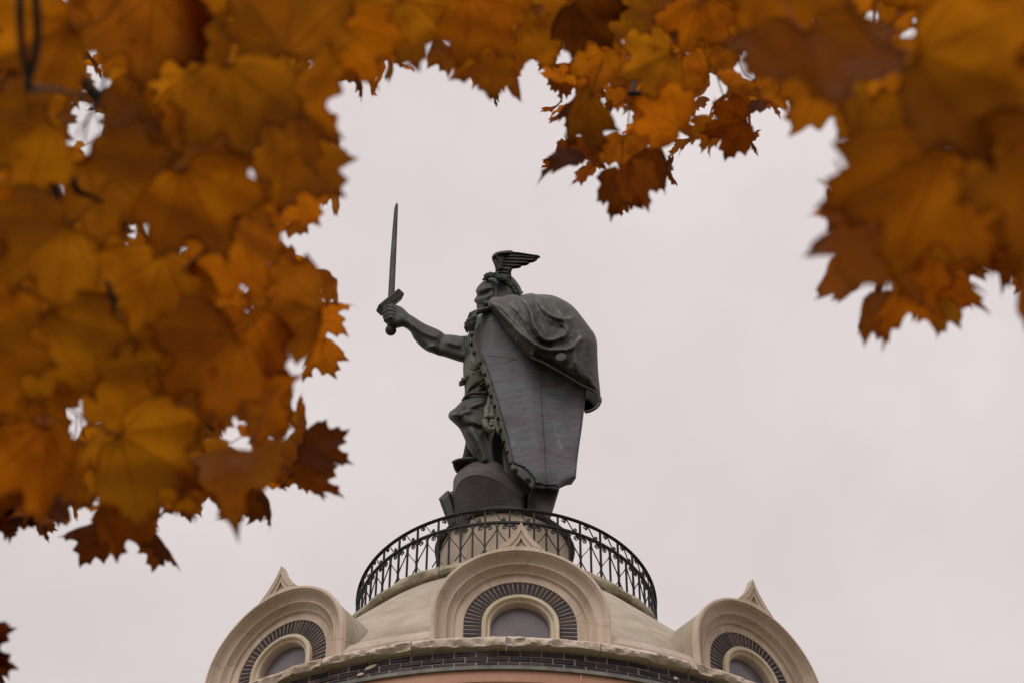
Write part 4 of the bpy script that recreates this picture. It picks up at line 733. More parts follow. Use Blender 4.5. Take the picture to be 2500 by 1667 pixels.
LEAVES = [tuple(float(v) for v in r.split(',')) for r in """2,280,1290,190,3.14,0.8,3.14,4.16,0.273,0.065,0.005
2,210,1292,170,4.42,0.5,1.28,4.91,0.226,0.053,0.004
2,405,1330,170,2.5,0.3,2.5,4.89,0.177,0.042,0.003
2,20,1258,160,3.1,0.8,3.1,4.66,0.159,0.038,0.003
2,100,1287,95,2.9,0.35,2.9,7.97,0.216,0.051,0.004
2,575,1232,130,3.14,0.7,3.14,6.62,0.249,0.059,0.004
2,655,1232,150,2.78,0.4,2.78,5.81,0.149,0.035,0.002
2,790,1108,180,1.95,0.7,1.95,4.2,0.254,0.06,0.004
2,768,1178,190,2.03,0.6,2.03,4.38,0.171,0.04,0.003
2,1500,470,170,3.24,0.75,0.1,4.68,0.165,0.039,0.003
0,1560,450,170,2.8,0.6,2.8,4.39,0.274,0.065,0.005
2,1615,410,160,2.9,0.55,2.9,5.21,0.201,0.047,0.003
2,1372,402,170,4.38,0.33,1.24,4.83,0.178,0.042,0.003
2,1425,425,110,4.0,0.3,0.86,6.89,0.257,0.061,0.004
2,2381.0,185.1,495.0,1.9,1.0,0.84,1.66,0.529,0.179,0.006
2,2248.0,502.2,495.0,3.5,1.0,2.89,1.81,0.525,0.157,0.005
2,1995.7,182.5,458.3,3.01,0.73,1.62,1.92,0.544,0.158,0.005
2,161.9,856.6,341.0,2.61,1.0,1.17,2.41,0.504,0.173,0.005
2,582.2,265.9,341.0,2.92,1.0,0.19,2.24,0.507,0.175,0.007
2,498.4,512.4,341.0,2.68,1.0,1.48,2.23,0.555,0.168,0.005
2,491.3,884.5,341.0,4.08,1.0,0.27,2.29,0.466,0.133,0.006
2,365.3,92.3,341.0,3.24,1.0,1.6,2.51,0.473,0.138,0.007
2,383.8,1117.0,341.0,2.14,1.0,1.69,2.63,0.524,0.182,0.006
2,84.2,611.9,341.0,4.08,1.0,1.68,2.25,0.558,0.196,0.007
2,77.2,106.3,341.0,4.32,1.0,0.54,2.19,0.561,0.174,0.005
2,710.0,28.3,340.2,0.09,1.0,2.2,2.43,0.503,0.162,0.008
2,111.5,1145.9,338.1,3.21,0.92,3.01,2.5,0.543,0.149,0.005
2,371.4,726.0,341.0,3.41,1.0,0.48,2.56,0.531,0.175,0.005
0,294.1,452.5,341.0,2.28,1.0,1.47,2.4,0.464,0.151,0.007
0,711.0,737.6,282.2,4.89,0.9,2.51,2.82,0.469,0.139,0.007
2,34.2,342.2,324.3,4.21,1.0,1.92,2.35,0.506,0.174,0.005
2,938.6,75.0,264.0,3.63,1.0,2.46,2.95,0.585,0.207,0.008
2,1197.4,56.4,264.0,2.51,0.98,2.42,3.09,0.562,0.158,0.005
2,1440.4,57.7,204.5,2.41,1.0,1.56,3.81,0.171,0.044,0.002
2,608.4,637.2,287.0,2.6,0.74,0.15,2.57,0.623,0.175,0.005
2,1581.6,157.0,209.0,4.3,1.0,0.72,4.18,0.577,0.203,0.007
2,695.5,419.5,289.4,3.35,0.86,2.65,2.55,0.592,0.193,0.006
2,2508.9,455.5,495.0,3.39,0.57,3.09,1.61,0.534,0.165,0.005
2,1932.4,7.3,328.3,2.85,1.0,0.11,2.33,0.536,0.163,0.006
2,2250.8,711.9,289.8,2.71,0.54,1.37,3.08,0.44,0.113,0.003
2,304.9,949.7,266.9,2.06,1.0,2.02,2.85,0.515,0.173,0.005
2,583.1,1163.7,341.0,3.11,0.58,1.0,2.62,0.61,0.184,0.006
2,1691.3,58.6,209.0,3.44,1.0,2.8,4.04,0.561,0.155,0.005
2,358.3,256.8,237.6,2.72,0.94,1.53,3.4,0.521,0.172,0.005
2,20.0,857.7,339.0,1.81,0.94,3.06,2.21,0.562,0.176,0.005
2,1404.4,286.1,203.9,3.72,0.62,0.3,3.82,0.251,0.077,0.003
0,1773.8,307.5,165.8,4.43,0.91,0.81,5.38,0.219,0.046,0.002
2,1337.7,67.3,209.0,1.83,1.0,0.34,4.06,0.53,0.173,0.005
0,648.7,1003.5,208.9,4.58,0.88,1.24,4.17,0.561,0.168,0.005
0,1611.9,277.4,201.8,5.35,0.83,2.12,3.79,0.626,0.171,0.005
2,1461.3,174.9,165.4,3.38,1.0,1.24,5.18,0.603,0.178,0.006
2,592.5,854.0,287.6,3.27,0.92,0.25,2.77,0.622,0.17,0.005
2,2182.9,245.3,317.5,2.24,0.98,1.88,2.47,0.521,0.161,0.006
2,531.0,39.3,307.6,0.97,0.5,2.88,2.48,0.501,0.164,0.005
2,1554.5,26.5,203.8,2.57,0.95,0.32,3.84,0.529,0.184,0.007
2,114.2,996.7,217.9,2.45,0.98,2.34,3.93,0.609,0.181,0.006
2,2190.8,652.3,426.2,3.01,0.43,2.32,1.96,0.627,0.171,0.005
2,1163.2,154.3,209.7,4.1,0.93,2.56,3.65,0.537,0.159,0.005
2,744.2,266.0,326.9,2.09,0.42,0.13,2.4,0.568,0.174,0.005
2,2160.2,-15.1,218.4,3.0,0.85,2.56,4.07,0.539,0.164,0.006
2,1053.6,-37.3,246.5,5.55,0.77,2.26,3.2,0.484,0.151,0.005
0,1694.1,166.8,160.0,5.32,0.69,2.9,5.06,0.647,0.177,0.005
2,451.0,347.8,241.2,3.24,0.83,1.28,3.34,0.583,0.184,0.006
0,1524.2,374.8,141.0,3.07,0.99,0.92,6.03,0.523,0.149,0.007
2,859.9,125.6,277.9,2.66,0.81,1.82,2.71,0.477,0.134,0.003
2,1760.7,113.1,136.4,4.94,0.99,0.4,5.63,0.548,0.162,0.005
0,491.1,1114.6,194.2,2.53,0.74,1.05,4.37,0.477,0.163,0.005
2,-8.0,452.6,211.3,0.77,0.42,0.5,4.1,0.176,0.047,0.002
2,140.4,1228.1,191.1,3.0,0.49,1.68,4.21,0.202,0.042,0.002
2,1745.2,-15.0,159.6,2.17,0.46,2.33,4.92,0.518,0.151,0.005
2,206.5,18.3,225.5,2.21,0.52,2.79,3.27,0.521,0.149,0.005
2,1528.3,221.4,123.5,2.35,0.68,2.78,6.28,0.635,0.174,0.005
2,2640.2,724.1,426.3,2.24,0.81,2.02,2.11,0.625,0.171,0.005
2,-44.3,1578.1,200.0,1.0,0.81,0.26,3.92,0.17,0.035,0.004
0,1421.8,363.1,99.0,3.45,0.8,1.21,8.5,0.168,0.036,0.003
2,29.8,671.5,208.1,3.69,0.38,2.68,3.66,0.438,0.134,0.006
2,696.7,508.8,218.8,3.27,0.55,0.69,3.37,0.547,0.152,0.005
2,2543.3,128.0,249.4,2.97,0.4,0.83,3.26,0.52,0.18,0.007
2,1832.1,262.1,104.8,4.26,0.38,1.0,7.59,0.214,0.045,0.002
2,1388.5,196.0,110.7,3.27,0.89,0.07,7.43,0.209,0.044,0.002
2,1732.6,328.4,117.3,3.57,0.65,0.19,6.39,0.531,0.154,0.005
2,100.0,307.1,192.7,2.75,0.84,1.34,4.61,0.491,0.165,0.007
2,-48.4,74.8,206.6,2.85,0.38,2.04,4.3,0.466,0.141,0.007
0,1809.0,209.7,132.8,1.32,0.62,2.49,5.55,0.519,0.147,0.007
0,239.9,585.2,187.1,2.48,0.66,2.31,4.12,0.509,0.176,0.006
2,372.2,1186.2,172.8,4.16,0.38,1.98,4.41,0.601,0.183,0.006
2,-81.5,1043.4,191.2,3.35,1.0,2.74,4.56,0.479,0.134,0.007
2,340.2,162.4,217.2,2.56,0.6,2.1,3.56,0.509,0.17,0.005
2,2636.3,-28.6,414.3,2.19,0.42,1.9,1.85,0.479,0.159,0.005
2,2287.5,-159.9,468.0,3.27,0.86,0.57,1.6,0.619,0.215,0.008
2,417.5,927.7,213.1,6.23,0.52,2.53,3.57,0.571,0.173,0.005
2,1640.2,112.0,123.6,3.73,0.4,0.64,6.53,0.638,0.177,0.005
2,-106.6,160.8,291.2,3.27,0.41,2.12,3.06,0.474,0.133,0.007
2,759.3,868.0,154.3,3.54,0.55,0.46,5.71,0.572,0.162,0.005
2,1501.8,121.4,154.6,2.68,0.38,1.92,5.57,0.496,0.139,0.007
2,1401.4,-22.3,104.7,3.1,0.42,0.47,8.4,0.599,0.171,0.005
0,1237.0,166.4,161.3,4.96,0.39,0.14,4.59,0.547,0.157,0.008
2,1455.2,219.4,102.8,2.76,0.68,0.33,7.52,0.558,0.154,0.005
2,539.0,1218.1,185.2,2.5,0.57,2.15,4.76,0.187,0.042,0.002
2,704.7,156.7,156.8,1.79,0.38,2.02,5.6,0.577,0.194,0.006
2,1298.7,-91.5,242.2,3.37,0.53,0.2,3.7,0.529,0.147,0.007
2,2315.1,622.2,220.3,3.74,0.41,2.25,3.78,0.547,0.152,0.005
2,1655.0,288.8,129.5,1.05,0.46,2.9,6.55,0.575,0.165,0.005
2,1580.3,297.7,116.5,3.28,0.44,2.88,6.67,0.584,0.16,0.005
0,2158.3,109.9,241.2,1.86,0.47,0.5,3.48,0.546,0.165,0.006
2,171.1,386.2,205.1,3.18,0.4,1.6,3.7,0.47,0.149,0.007
2,1379.5,180.9,126.0,0.13,0.39,1.8,6.67,0.538,0.151,0.005
0,616.8,497.7,171.2,5.53,0.38,0.76,4.8,0.583,0.171,0.005
2,-83.5,1222.1,252.6,3.58,0.42,0.79,2.94,0.534,0.186,0.007
2,253.7,1080.9,172.7,1.58,0.56,1.46,5.12,0.568,0.19,0.006
2,1556.5,329.7,104.2,3.58,0.43,1.53,7.64,0.59,0.171,0.005
0,1450.6,368.8,112.9,3.63,0.42,0.18,7.2,0.173,0.037,0.001
0,743.7,302.5,202.6,4.02,0.5,2.33,3.69,0.482,0.158,0.005
2,684.1,693.2,147.5,1.89,0.38,2.22,5.69,0.626,0.173,0.005
2,1349.7,125.1,97.7,2.97,0.79,0.38,8.4,0.503,0.141,0.007
2,1679.9,250.1,137.3,2.5,0.38,2.8,5.89,0.655,0.179,0.006
2,459.3,195.8,144.0,3.34,0.54,2.81,5.86,0.46,0.142,0.007
2,792.8,749.3,177.0,1.31,0.41,1.23,4.91,0.661,0.181,0.006
2,521.8,767.4,227.4,4.68,0.42,1.08,3.52,0.59,0.179,0.006
2,309.6,808.2,154.8,4.52,0.4,2.49,5.71,0.466,0.155,0.005
2,2414.4,557.8,283.0,3.88,0.38,2.28,2.94,0.518,0.167,0.005
2,2115.1,532.7,282.4,2.84,0.4,1.62,2.73,0.638,0.175,0.005
2,376.9,626.0,165.1,4.36,0.5,2.39,4.77,0.518,0.16,0.005
0,1374.3,209.2,96.2,3.22,0.45,0.13,7.88,0.189,0.04,0.001
2,16.5,174.3,115.3,3.6,0.38,1.89,7.4,0.581,0.205,0.008
2,1110.5,126.7,151.8,2.22,0.38,2.18,5.23,0.546,0.175,0.005
0,2108.9,636.3,249.0,1.91,0.54,0.24,3.44,0.64,0.175,0.005
2,1562.4,217.9,79.1,4.42,0.38,0.48,10.15,0.605,0.171,0.005
0,291.5,509.3,147.8,5.77,0.41,2.98,6.04,0.447,0.151,0.005
0,172.6,216.9,144.6,2.47,0.44,0.06,5.79,0.457,0.155,0.005
2,398.5,-34.9,117.2,3.09,0.4,0.73,7.4,0.574,0.176,0.005
0,501.6,1027.1,137.3,4.64,0.38,2.4,5.71,0.527,0.178,0.006
0,692.2,1109.8,192.4,2.15,0.41,0.72,4.6,0.538,0.159,0.005
2,1057.8,71.4,106.8,1.59,0.43,0.1,7.37,0.461,0.148,0.007
0,2182.7,720.8,229.9,2.15,0.43,1.16,3.34,0.464,0.131,0.006
2,1657.2,148.3,67.2,6.26,0.38,2.83,11.64,0.583,0.16,0.005
2,651.6,1069.2,163.7,1.34,0.44,2.06,4.52,0.657,0.181,0.006
2,168.9,214.4,160.8,4.82,0.12,2.22,4.93,0.542,0.174,0.005
0,787.1,343.7,144.2,4.93,0.14,0.13,5.8,0.159,0.039,0.001
0,802.2,459.3,128.0,3.61,0.59,2.99,6.97,0.647,0.177,0.005
2,1510.0,500.3,83.7,3.19,0.42,2.57,9.36,0.166,0.038,0.001
2,2051.7,-3.8,184.5,1.33,0.25,3.03,4.35,0.558,0.17,0.006
2,273.3,1232.0,142.8,3.03,0.25,1.76,5.87,0.601,0.17,0.005
2,627.1,707.2,158.6,3.31,0.12,0.8,5.39,0.486,0.146,0.007
2,105.8,467.3,174.5,0.89,0.12,0.81,5.11,0.142,0.038,0.003
0,366.7,1222.2,160.1,4.95,0.21,2.85,5.43,0.455,0.131,0.006
2,490.6,646.7,187.3,3.01,0.14,0.23,4.08,0.517,0.171,0.005
0,1385.1,358.6,84.4,1.35,0.12,1.25,10.24,0.189,0.047,0.002
2,1704.2,332.6,109.9,3.88,0.16,1.9,6.81,0.538,0.188,0.007
2,-27.6,1521.8,200.2,2.39,0.12,2.64,4.32,0.17,0.035,0.004
2,947.1,113.6,160.8,4.35,0.12,2.6,5.31,0.507,0.162,0.005
2,1485.5,232.2,86.2,4.65,0.13,2.6,9.29,0.236,0.051,0.002
2,98.5,1235.3,182.0,4.32,0.48,1.94,4.31,0.546,0.151,0.005
2,2135.4,33.5,142.8,3.45,0.2,3.05,5.24,0.546,0.172,0.006
0,1889.4,242.4,173.7,1.66,0.12,2.46,4.86,0.56,0.165,0.006
0,257.3,246.3,147.3,2.65,0.22,1.77,6.01,0.154,0.043,0.002
2,121.6,756.5,115.2,0.94,0.24,1.55,7.79,0.542,0.181,0.006
2,-48.4,1117.7,158.5,1.59,0.19,1.47,4.97,0.633,0.182,0.006
2,1879.6,256.2,96.6,2.48,0.43,1.84,9.16,0.64,0.175,0.005
2,1762.9,246.2,95.0,4.16,0.12,0.93,8.63,0.565,0.155,0.005
2,877.5,191.3,115.2,3.43,0.2,2.57,6.96,0.175,0.042,0.003
2,423.2,1208.5,156.7,3.82,0.17,2.75,5.67,0.191,0.043,0.002
2,1331.7,162.3,86.8,3.82,0.19,1.92,8.8,0.653,0.179,0.006
2,1405.3,373.0,110.0,3.1,0.27,2.26,8.13,0.198,0.042,0.002
2,1730.7,281.1,77.7,1.77,0.12,0.22,9.89,0.597,0.164,0.005
2,358.1,571.7,139.5,2.48,0.16,2.91,6.23,0.528,0.183,0.006
0,2298.0,709.7,228.2,4.52,0.13,0.41,3.26,0.564,0.198,0.007
2,816.6,-50.7,169.2,3.33,0.17,2.61,4.52,0.621,0.17,0.005
2,1738.0,350.6,84.7,3.78,0.14,0.41,8.88,0.629,0.216,0.009
2,1544.0,314.4,85.2,4.3,0.29,1.12,9.3,0.668,0.183,0.006
2,236.8,637.7,135.6,5.49,0.12,2.99,6.57,0.484,0.166,0.005
2,737.9,501.6,170.9,1.63,0.23,0.69,4.83,0.549,0.156,0.007
2,2323.9,736.1,129.1,3.35,0.3,1.1,6.08,0.454,0.128,0.006
2,1711.0,297.7,67.4,4.89,0.53,2.08,11.81,0.562,0.155,0.005
2,447.2,622.7,111.7,2.3,0.12,0.57,6.64,0.499,0.144,0.007
2,225.2,143.3,102.3,3.08,0.17,2.3,7.77,0.215,0.045,0.002
2,452.2,1221.8,92.6,3.38,0.38,2.71,8.32,0.564,0.155,0.005
0,1445.3,333.4,62.1,2.62,0.39,0.27,14.33,0.516,0.146,0.007
2,163.4,379.6,120.1,4.39,0.22,0.73,6.33,0.548,0.192,0.007
2,1673.4,127.6,51.1,4.59,0.15,1.67,16.22,0.633,0.173,0.005
0,805.2,704.9,125.0,3.65,0.45,2.78,6.51,0.589,0.162,0.005
2,293.8,613.3,120.9,3.59,0.16,0.27,6.39,0.503,0.173,0.007
2,483.7,1230.1,102.6,2.64,0.27,0.9,8.32,0.562,0.163,0.005
0,1697.7,337.6,72.0,3.08,0.17,0.78,10.76,0.616,0.182,0.006
2,-2.0,1586.9,175.3,2.67,0.12,2.68,4.7,0.17,0.035,0.004
2,177.6,1230.4,84.0,1.85,0.15,3.09,9.62,0.609,0.167,0.005
2,1919.5,236.7,149.4,2.69,0.12,3.04,5.68,0.556,0.176,0.006
0,809.2,473.9,117.8,4.44,0.22,2.95,6.29,0.629,0.216,0.009
2,924.0,165.7,80.5,2.72,0.23,3.06,10.63,0.204,0.053,0.002
0,716.5,1033.7,150.8,5.22,0.12,3.1,5.09,0.456,0.129,0.006
2,1791.5,33.9,61.4,4.79,0.29,2.85,12.87,0.463,0.151,0.007
2,2515.0,665.0,167.4,2.76,0.13,2.97,4.66,0.555,0.153,0.005
2,258.4,303.3,116.3,4.09,0.17,0.06,7.57,0.497,0.168,0.005
2,165.3,983.4,122.5,5.25,0.12,3.03,7.06,0.536,0.168,0.005
2,245.5,268.9,84.9,4.65,0.28,1.84,8.7,0.519,0.172,0.005
2,1685.0,339.2,96.2,2.73,0.13,1.1,8.51,0.609,0.167,0.005
2,2363.7,696.6,159.5,2.83,0.37,3.0,4.76,0.545,0.15,0.005
2,548.5,343.3,106.6,3.04,0.13,2.68,7.88,0.542,0.17,0.005
0,2025.3,514.7,146.6,3.29,0.34,3.1,5.04,0.505,0.148,0.005
2,959.2,143.1,128.3,4.29,0.16,2.09,6.8,0.658,0.184,0.006
2,2434.1,-31.8,118.6,2.49,0.3,0.84,7.56,0.528,0.176,0.006
0,238.0,146.4,89.0,0.03,0.25,1.39,9.45,0.559,0.171,0.005
2,-51.1,633.7,112.0,3.44,0.23,2.42,6.95,0.541,0.189,0.007
2,533.1,153.4,125.5,3.88,0.12,1.97,6.73,0.568,0.2,0.008
2,600.7,988.7,116.4,2.12,0.14,2.23,7.0,0.514,0.16,0.005
2,1368.4,275.7,75.7,5.75,0.23,1.0,9.79,0.668,0.183,0.006
2,1761.9,172.0,60.9,3.39,0.29,2.89,14.09,0.562,0.162,0.005
2,647.8,313.9,107.5,3.72,0.12,0.36,7.43,0.446,0.151,0.005
2,1261.6,83.1,80.6,2.84,0.18,3.02,10.9,0.623,0.214,0.008
0,1631.5,418.6,79.6,4.72,0.27,2.95,11.23,0.191,0.04,0.001
2,2550.3,274.9,143.2,3.51,0.19,1.23,5.5,0.504,0.154,0.005
0,790.1,362.3,114.8,5.51,0.22,2.03,7.58,0.209,0.046,0.002
2,1826.1,287.0,60.6,4.13,0.12,3.14,12.93,0.538,0.15,0.005
2,652.7,925.1,95.7,3.79,0.12,2.26,8.13,0.638,0.181,0.006
2,850.9,174.6,118.4,3.32,0.25,1.18,7.11,0.516,0.144,0.007
0,1449.4,403.6,85.4,4.74,0.17,1.68,9.33,0.209,0.066,0.003
2,123.9,469.4,107.7,2.44,0.12,2.43,8.05,0.459,0.153,0.007
0,1660.8,341.9,59.8,4.96,0.3,1.27,13.29,0.56,0.197,0.007
2,194.0,715.4,92.2,2.84,0.15,2.42,9.44,0.482,0.166,0.006
2,1376.4,160.3,62.8,4.24,0.12,1.82,13.49,0.568,0.157,0.005
2,1832.3,349.0,67.2,2.19,0.19,0.07,11.34,0.178,0.038,0.003
2,586.6,1243.9,137.5,3.28,0.14,1.13,6.28,0.169,0.038,0.001
0,1352.2,264.8,67.6,2.9,0.16,1.04,11.97,0.239,0.05,0.002
2,409.5,869.5,126.4,3.88,0.12,2.21,6.86,0.527,0.159,0.005
0,-27.3,1529.0,95.3,4.19,0.3,1.52,8.77,0.17,0.035,0.004
0,903.6,196.7,83.0,1.46,0.29,0.01,10.34,0.593,0.167,0.005
0,753.0,647.5,103.7,4.06,0.31,2.54,7.93,0.614,0.168,0.005
2,1343.7,404.8,62.7,4.3,0.33,1.42,13.36,0.223,0.051,0.002
0,1145.2,183.7,84.3,2.05,0.14,2.49,10.4,0.536,0.155,0.005
2,328.8,1282.3,109.1,3.51,0.12,1.42,7.27,0.17,0.036,0.003
0,1708.3,214.3,79.1,5.1,0.49,0.68,9.39,0.608,0.181,0.006
0,922.1,187.3,94.7,4.35,0.12,0.35,8.93,0.609,0.167,0.005
0,1355.6,270.4,69.0,3.05,0.16,0.76,12.07,0.546,0.152,0.005
2,546.8,1019.8,102.3,1.72,0.18,2.99,7.57,0.495,0.152,0.007
0,1657.0,351.4,67.3,5.37,0.12,0.09,12.95,0.616,0.169,0.005
2,1463.6,333.6,64.7,2.24,0.13,2.35,11.85,0.603,0.184,0.006
2,1696.2,255.6,71.5,3.3,0.15,0.54,11.7,0.504,0.148,0.007
2,2542.7,47.7,158.2,4.81,0.22,1.53,5.01,0.497,0.15,0.007
2,1207.7,229.9,77.6,3.31,0.37,0.18,11.2,0.219,0.069,0.003
2,-24.4,1631.0,124.3,3.26,0.27,1.92,7.23,0.17,0.035,0.004
0,2125.7,745.4,171.5,2.73,0.16,0.49,4.94,0.174,0.037,0.001
2,153.3,-48.8,125.7,2.49,0.15,0.13,6.97,0.519,0.153,0.005
3,437.1,492.6,147.3,4.26,0.45,2.22,5.26,0.574,0.202,0.008
1,664.9,323.3,263.2,4.26,0.72,2.96,3.37,0.536,0.185,0.006
1,317.3,744.6,186.3,4.16,0.67,0.06,4.24,0.542,0.19,0.007
3,2266.5,467.5,231.5,3.99,0.38,1.03,3.73,0.51,0.168,0.005
3,2330.2,184.0,271.3,2.77,0.38,1.31,2.97,0.489,0.152,0.005
3,2519.9,22.6,216.4,3.45,0.71,0.18,3.9,0.579,0.188,0.006
3,1732.7,-55.7,135.9,2.76,0.88,3.05,5.79,0.471,0.135,0.007
3,2200.7,482.3,281.3,3.01,0.78,1.09,2.75,0.499,0.16,0.005
3,1038.2,0.1,116.4,4.09,0.4,1.94,6.91,0.59,0.182,0.006
3,2274.3,510.0,358.6,3.95,0.47,0.75,2.14,0.439,0.133,0.006
3,2471.8,189.0,322.9,4.5,0.87,1.69,2.48,0.472,0.144,0.007
3,2215.2,195.2,374.2,3.18,0.42,1.18,2.36,0.53,0.165,0.006
3,437.0,220.1,242.9,3.91,0.69,1.69,3.08,0.566,0.191,0.006
1,119.3,1059.7,135.4,4.14,0.46,2.13,6.28,0.553,0.162,0.005
3,385.1,143.1,208.1,4.19,0.55,0.19,3.66,0.61,0.185,0.006
3,358.4,231.8,140.5,4.06,0.78,2.85,5.85,0.54,0.162,0.005
3,35.8,705.1,130.9,5.02,0.77,0.78,6.26,0.484,0.152,0.005
3,1048.9,-22.1,154.9,2.36,0.58,2.96,5.61,0.534,0.186,0.007
3,1670.2,-40.1,145.9,4.55,0.56,0.55,5.33,0.556,0.154,0.005
3,2537.3,562.6,229.8,3.17,0.9,1.54,3.76,0.591,0.165,0.005
3,2267.8,548.2,340.1,3.66,0.37,1.03,2.28,0.495,0.16,0.005
3,620.9,355.1,158.7,2.63,0.48,0.67,4.76,0.487,0.163,0.005
3,519.0,900.9,228.5,3.42,0.57,1.36,3.33,0.49,0.152,0.005
1,2141.9,463.1,188.0,1.77,0.84,0.63,4.59,0.441,0.135,0.007
3,761.6,105.7,151.3,3.77,0.95,0.62,5.1,0.641,0.184,0.006
1,2528.3,121.6,202.7,1.11,0.82,2.95,4.13,0.505,0.167,0.005
3,1901.3,119.6,241.5,4.7,0.6,2.19,3.42,0.56,0.167,0.006
3,1120.8,-5.8,193.1,4.16,0.59,2.77,3.88,0.532,0.154,0.005
3,494.6,-12.7,159.5,2.71,0.82,1.17,5.35,0.514,0.168,0.005
3,2536.1,359.7,376.3,3.64,0.56,0.13,2.05,0.526,0.157,0.005
3,290.7,1048.6,217.5,2.77,0.45,1.21,3.5,0.51,0.176,0.006
3,545.8,635.3,256.7,4.01,0.45,1.04,3.12,0.54,0.153,0.005
3,536.8,771.2,141.1,3.83,0.38,0.91,5.3,0.573,0.16,0.005
3,631.9,282.8,150.6,1.98,0.57,0.78,5.85,0.49,0.168,0.006
3,2137.2,-36.4,257.8,1.95,0.43,1.05,3.37,0.538,0.163,0.006
3,55.2,937.2,208.5,4.74,0.41,1.62,3.68,0.488,0.137,0.007
3,2155.7,411.7,231.6,5.69,0.67,1.84,3.35,0.499,0.172,0.006
3,1233.3,-53.5,179.5,3.13,0.66,1.73,4.4,0.595,0.178,0.006
3,2336.1,594.2,318.2,2.23,0.6,1.63,2.81,0.473,0.125,0.003
3,2071.7,184.4,184.6,1.28,0.41,1.84,4.57,0.539,0.169,0.006
3,471.1,246.0,241.6,2.92,0.63,0.73,3.18,0.577,0.186,0.006
3,175.5,795.1,247.5,3.7,0.74,2.69,3.53,0.468,0.16,0.005
3,46.2,312.3,161.8,0.8,0.86,3.05,5.35,0.528,0.183,0.006
3,2400.7,497.3,278.0,2.53,0.56,0.82,3.22,0.53,0.172,0.005
3,69.9,832.3,246.3,2.3,0.89,0.05,3.12,0.541,0.169,0.005
3,147.2,921.3,132.5,2.52,0.87,2.29,5.57,0.593,0.175,0.005
3,327.5,1184.5,224.7,2.17,0.76,2.31,3.45,0.593,0.173,0.005
3,1810.1,109.5,98.6,2.94,0.68,0.74,7.66,0.503,0.163,0.005
3,399.7,872.3,245.3,2.93,0.82,0.61,3.32,0.523,0.168,0.005
1,447.9,1174.4,170.3,5.71,0.75,2.35,4.68,0.577,0.18,0.006
3,40.0,1239.5,178.0,3.01,0.46,1.88,4.31,0.142,0.031,0.002
3,376.2,889.5,140.9,1.88,0.63,1.56,6.06,0.506,0.166,0.005
3,657.1,330.2,253.7,3.13,0.42,2.23,3.41,0.502,0.168,0.005
3,1764.4,-40.6,111.0,2.97,0.84,2.58,6.7,0.501,0.156,0.005
3,370.8,17.8,174.8,5.05,0.42,2.83,4.7,0.646,0.185,0.006
3,623.3,1167.4,145.4,3.11,0.57,0.91,5.77,0.546,0.151,0.005
3,56.0,446.6,188.2,3.76,0.41,1.46,4.6,0.515,0.171,0.005
3,1606.3,413.5,82.5,3.18,0.39,1.59,9.7,0.198,0.042,0.002
3,2099.0,292.4,333.7,6.16,0.38,2.82,2.27,0.486,0.167,0.005
3,18.3,403.2,203.7,5.44,0.88,1.2,3.75,0.543,0.18,0.006
3,459.4,801.8,229.7,3.48,0.49,1.47,3.28,0.519,0.154,0.005
3,2434.2,361.4,270.3,4.04,0.75,0.65,3.26,0.482,0.158,0.005
3,2420.6,257.6,347.0,1.92,0.86,3.02,2.36,0.534,0.166,0.005
3,1707.0,151.3,102.3,3.75,0.75,2.78,7.37,0.534,0.155,0.007
3,1103.3,6.0,105.6,2.71,0.46,2.31,7.47,0.605,0.18,0.006
3,120.2,833.9,201.9,2.36,0.88,2.02,3.87,0.474,0.158,0.005
3,540.3,749.9,170.9,1.83,0.91,2.72,5.13,0.575,0.166,0.005
3,87.0,1076.5,215.1,4.88,0.54,1.66,3.47,0.638,0.181,0.006
1,2139.0,256.5,285.1,3.57,0.39,1.18,2.97,0.542,0.169,0.006
3,756.5,76.3,209.8,3.4,0.92,0.03,3.94,0.65,0.18,0.006
3,1394.6,16.7,150.6,0.88,0.91,2.27,5.32,0.506,0.164,0.005
3,40.1,511.2,188.9,3.27,0.89,2.3,4.29,0.555,0.177,0.005
3,538.7,104.4,228.5,2.8,0.66,0.95,3.72,0.491,0.166,0.005
3,670.5,1146.8,173.9,1.66,0.37,1.53,4.68,0.611,0.168,0.005
3,-4.4,1224.0,155.1,1.9,0.49,1.45,5.48,0.646,0.177,0.005
1,71.4,433.1,182.7,3.96,0.43,0.58,4.54,0.521,0.179,0.006
3,1243.8,17.2,198.7,3.52,0.48,1.56,3.99,0.63,0.173,0.005
3,327.0,1026.1,129.3,3.85,0.56,2.59,6.02,0.466,0.159,0.005
3,206.4,754.8,189.3,2.58,0.49,2.21,4.26,0.493,0.168,0.005
3,16.6,817.5,168.7,1.97,0.82,0.53,4.45,0.553,0.152,0.005
3,72.7,1140.6,142.8,3.81,0.38,1.44,5.69,0.527,0.146,0.005
3,1622.8,316.7,74.8,3.45,0.57,3.05,11.2,0.499,0.14,0.007
3,2414.0,-57.0,351.0,3.54,0.58,2.99,2.45,0.491,0.169,0.006
3,1229.2,22.4,133.9,5.2,0.44,1.75,6.58,0.47,0.132,0.006
3,1747.1,111.9,140.8,3.63,0.9,1.01,5.9,0.557,0.162,0.005
3,418.9,353.3,126.9,3.43,0.65,0.89,6.12,0.536,0.172,0.005
3,1789.4,40.6,74.3,2.27,0.53,1.42,12.09,0.572,0.19,0.006
3,245.6,773.0,204.5,4.88,0.53,1.73,4.38,0.468,0.16,0.007
3,509.5,882.5,144.7,3.84,0.78,1.22,5.21,0.524,0.153,0.005
3,79.0,1157.8,232.2,4.27,0.86,0.13,3.76,0.594,0.172,0.005
3,1606.7,104.3,158.0,2.82,0.74,1.91,5.46,0.218,0.046,0.002
3,293.2,346.1,137.9,3.07,0.52,0.85,6.03,0.55,0.193,0.007
3,384.1,1168.7,260.0,3.61,0.88,0.9,2.85,0.514,0.173,0.005
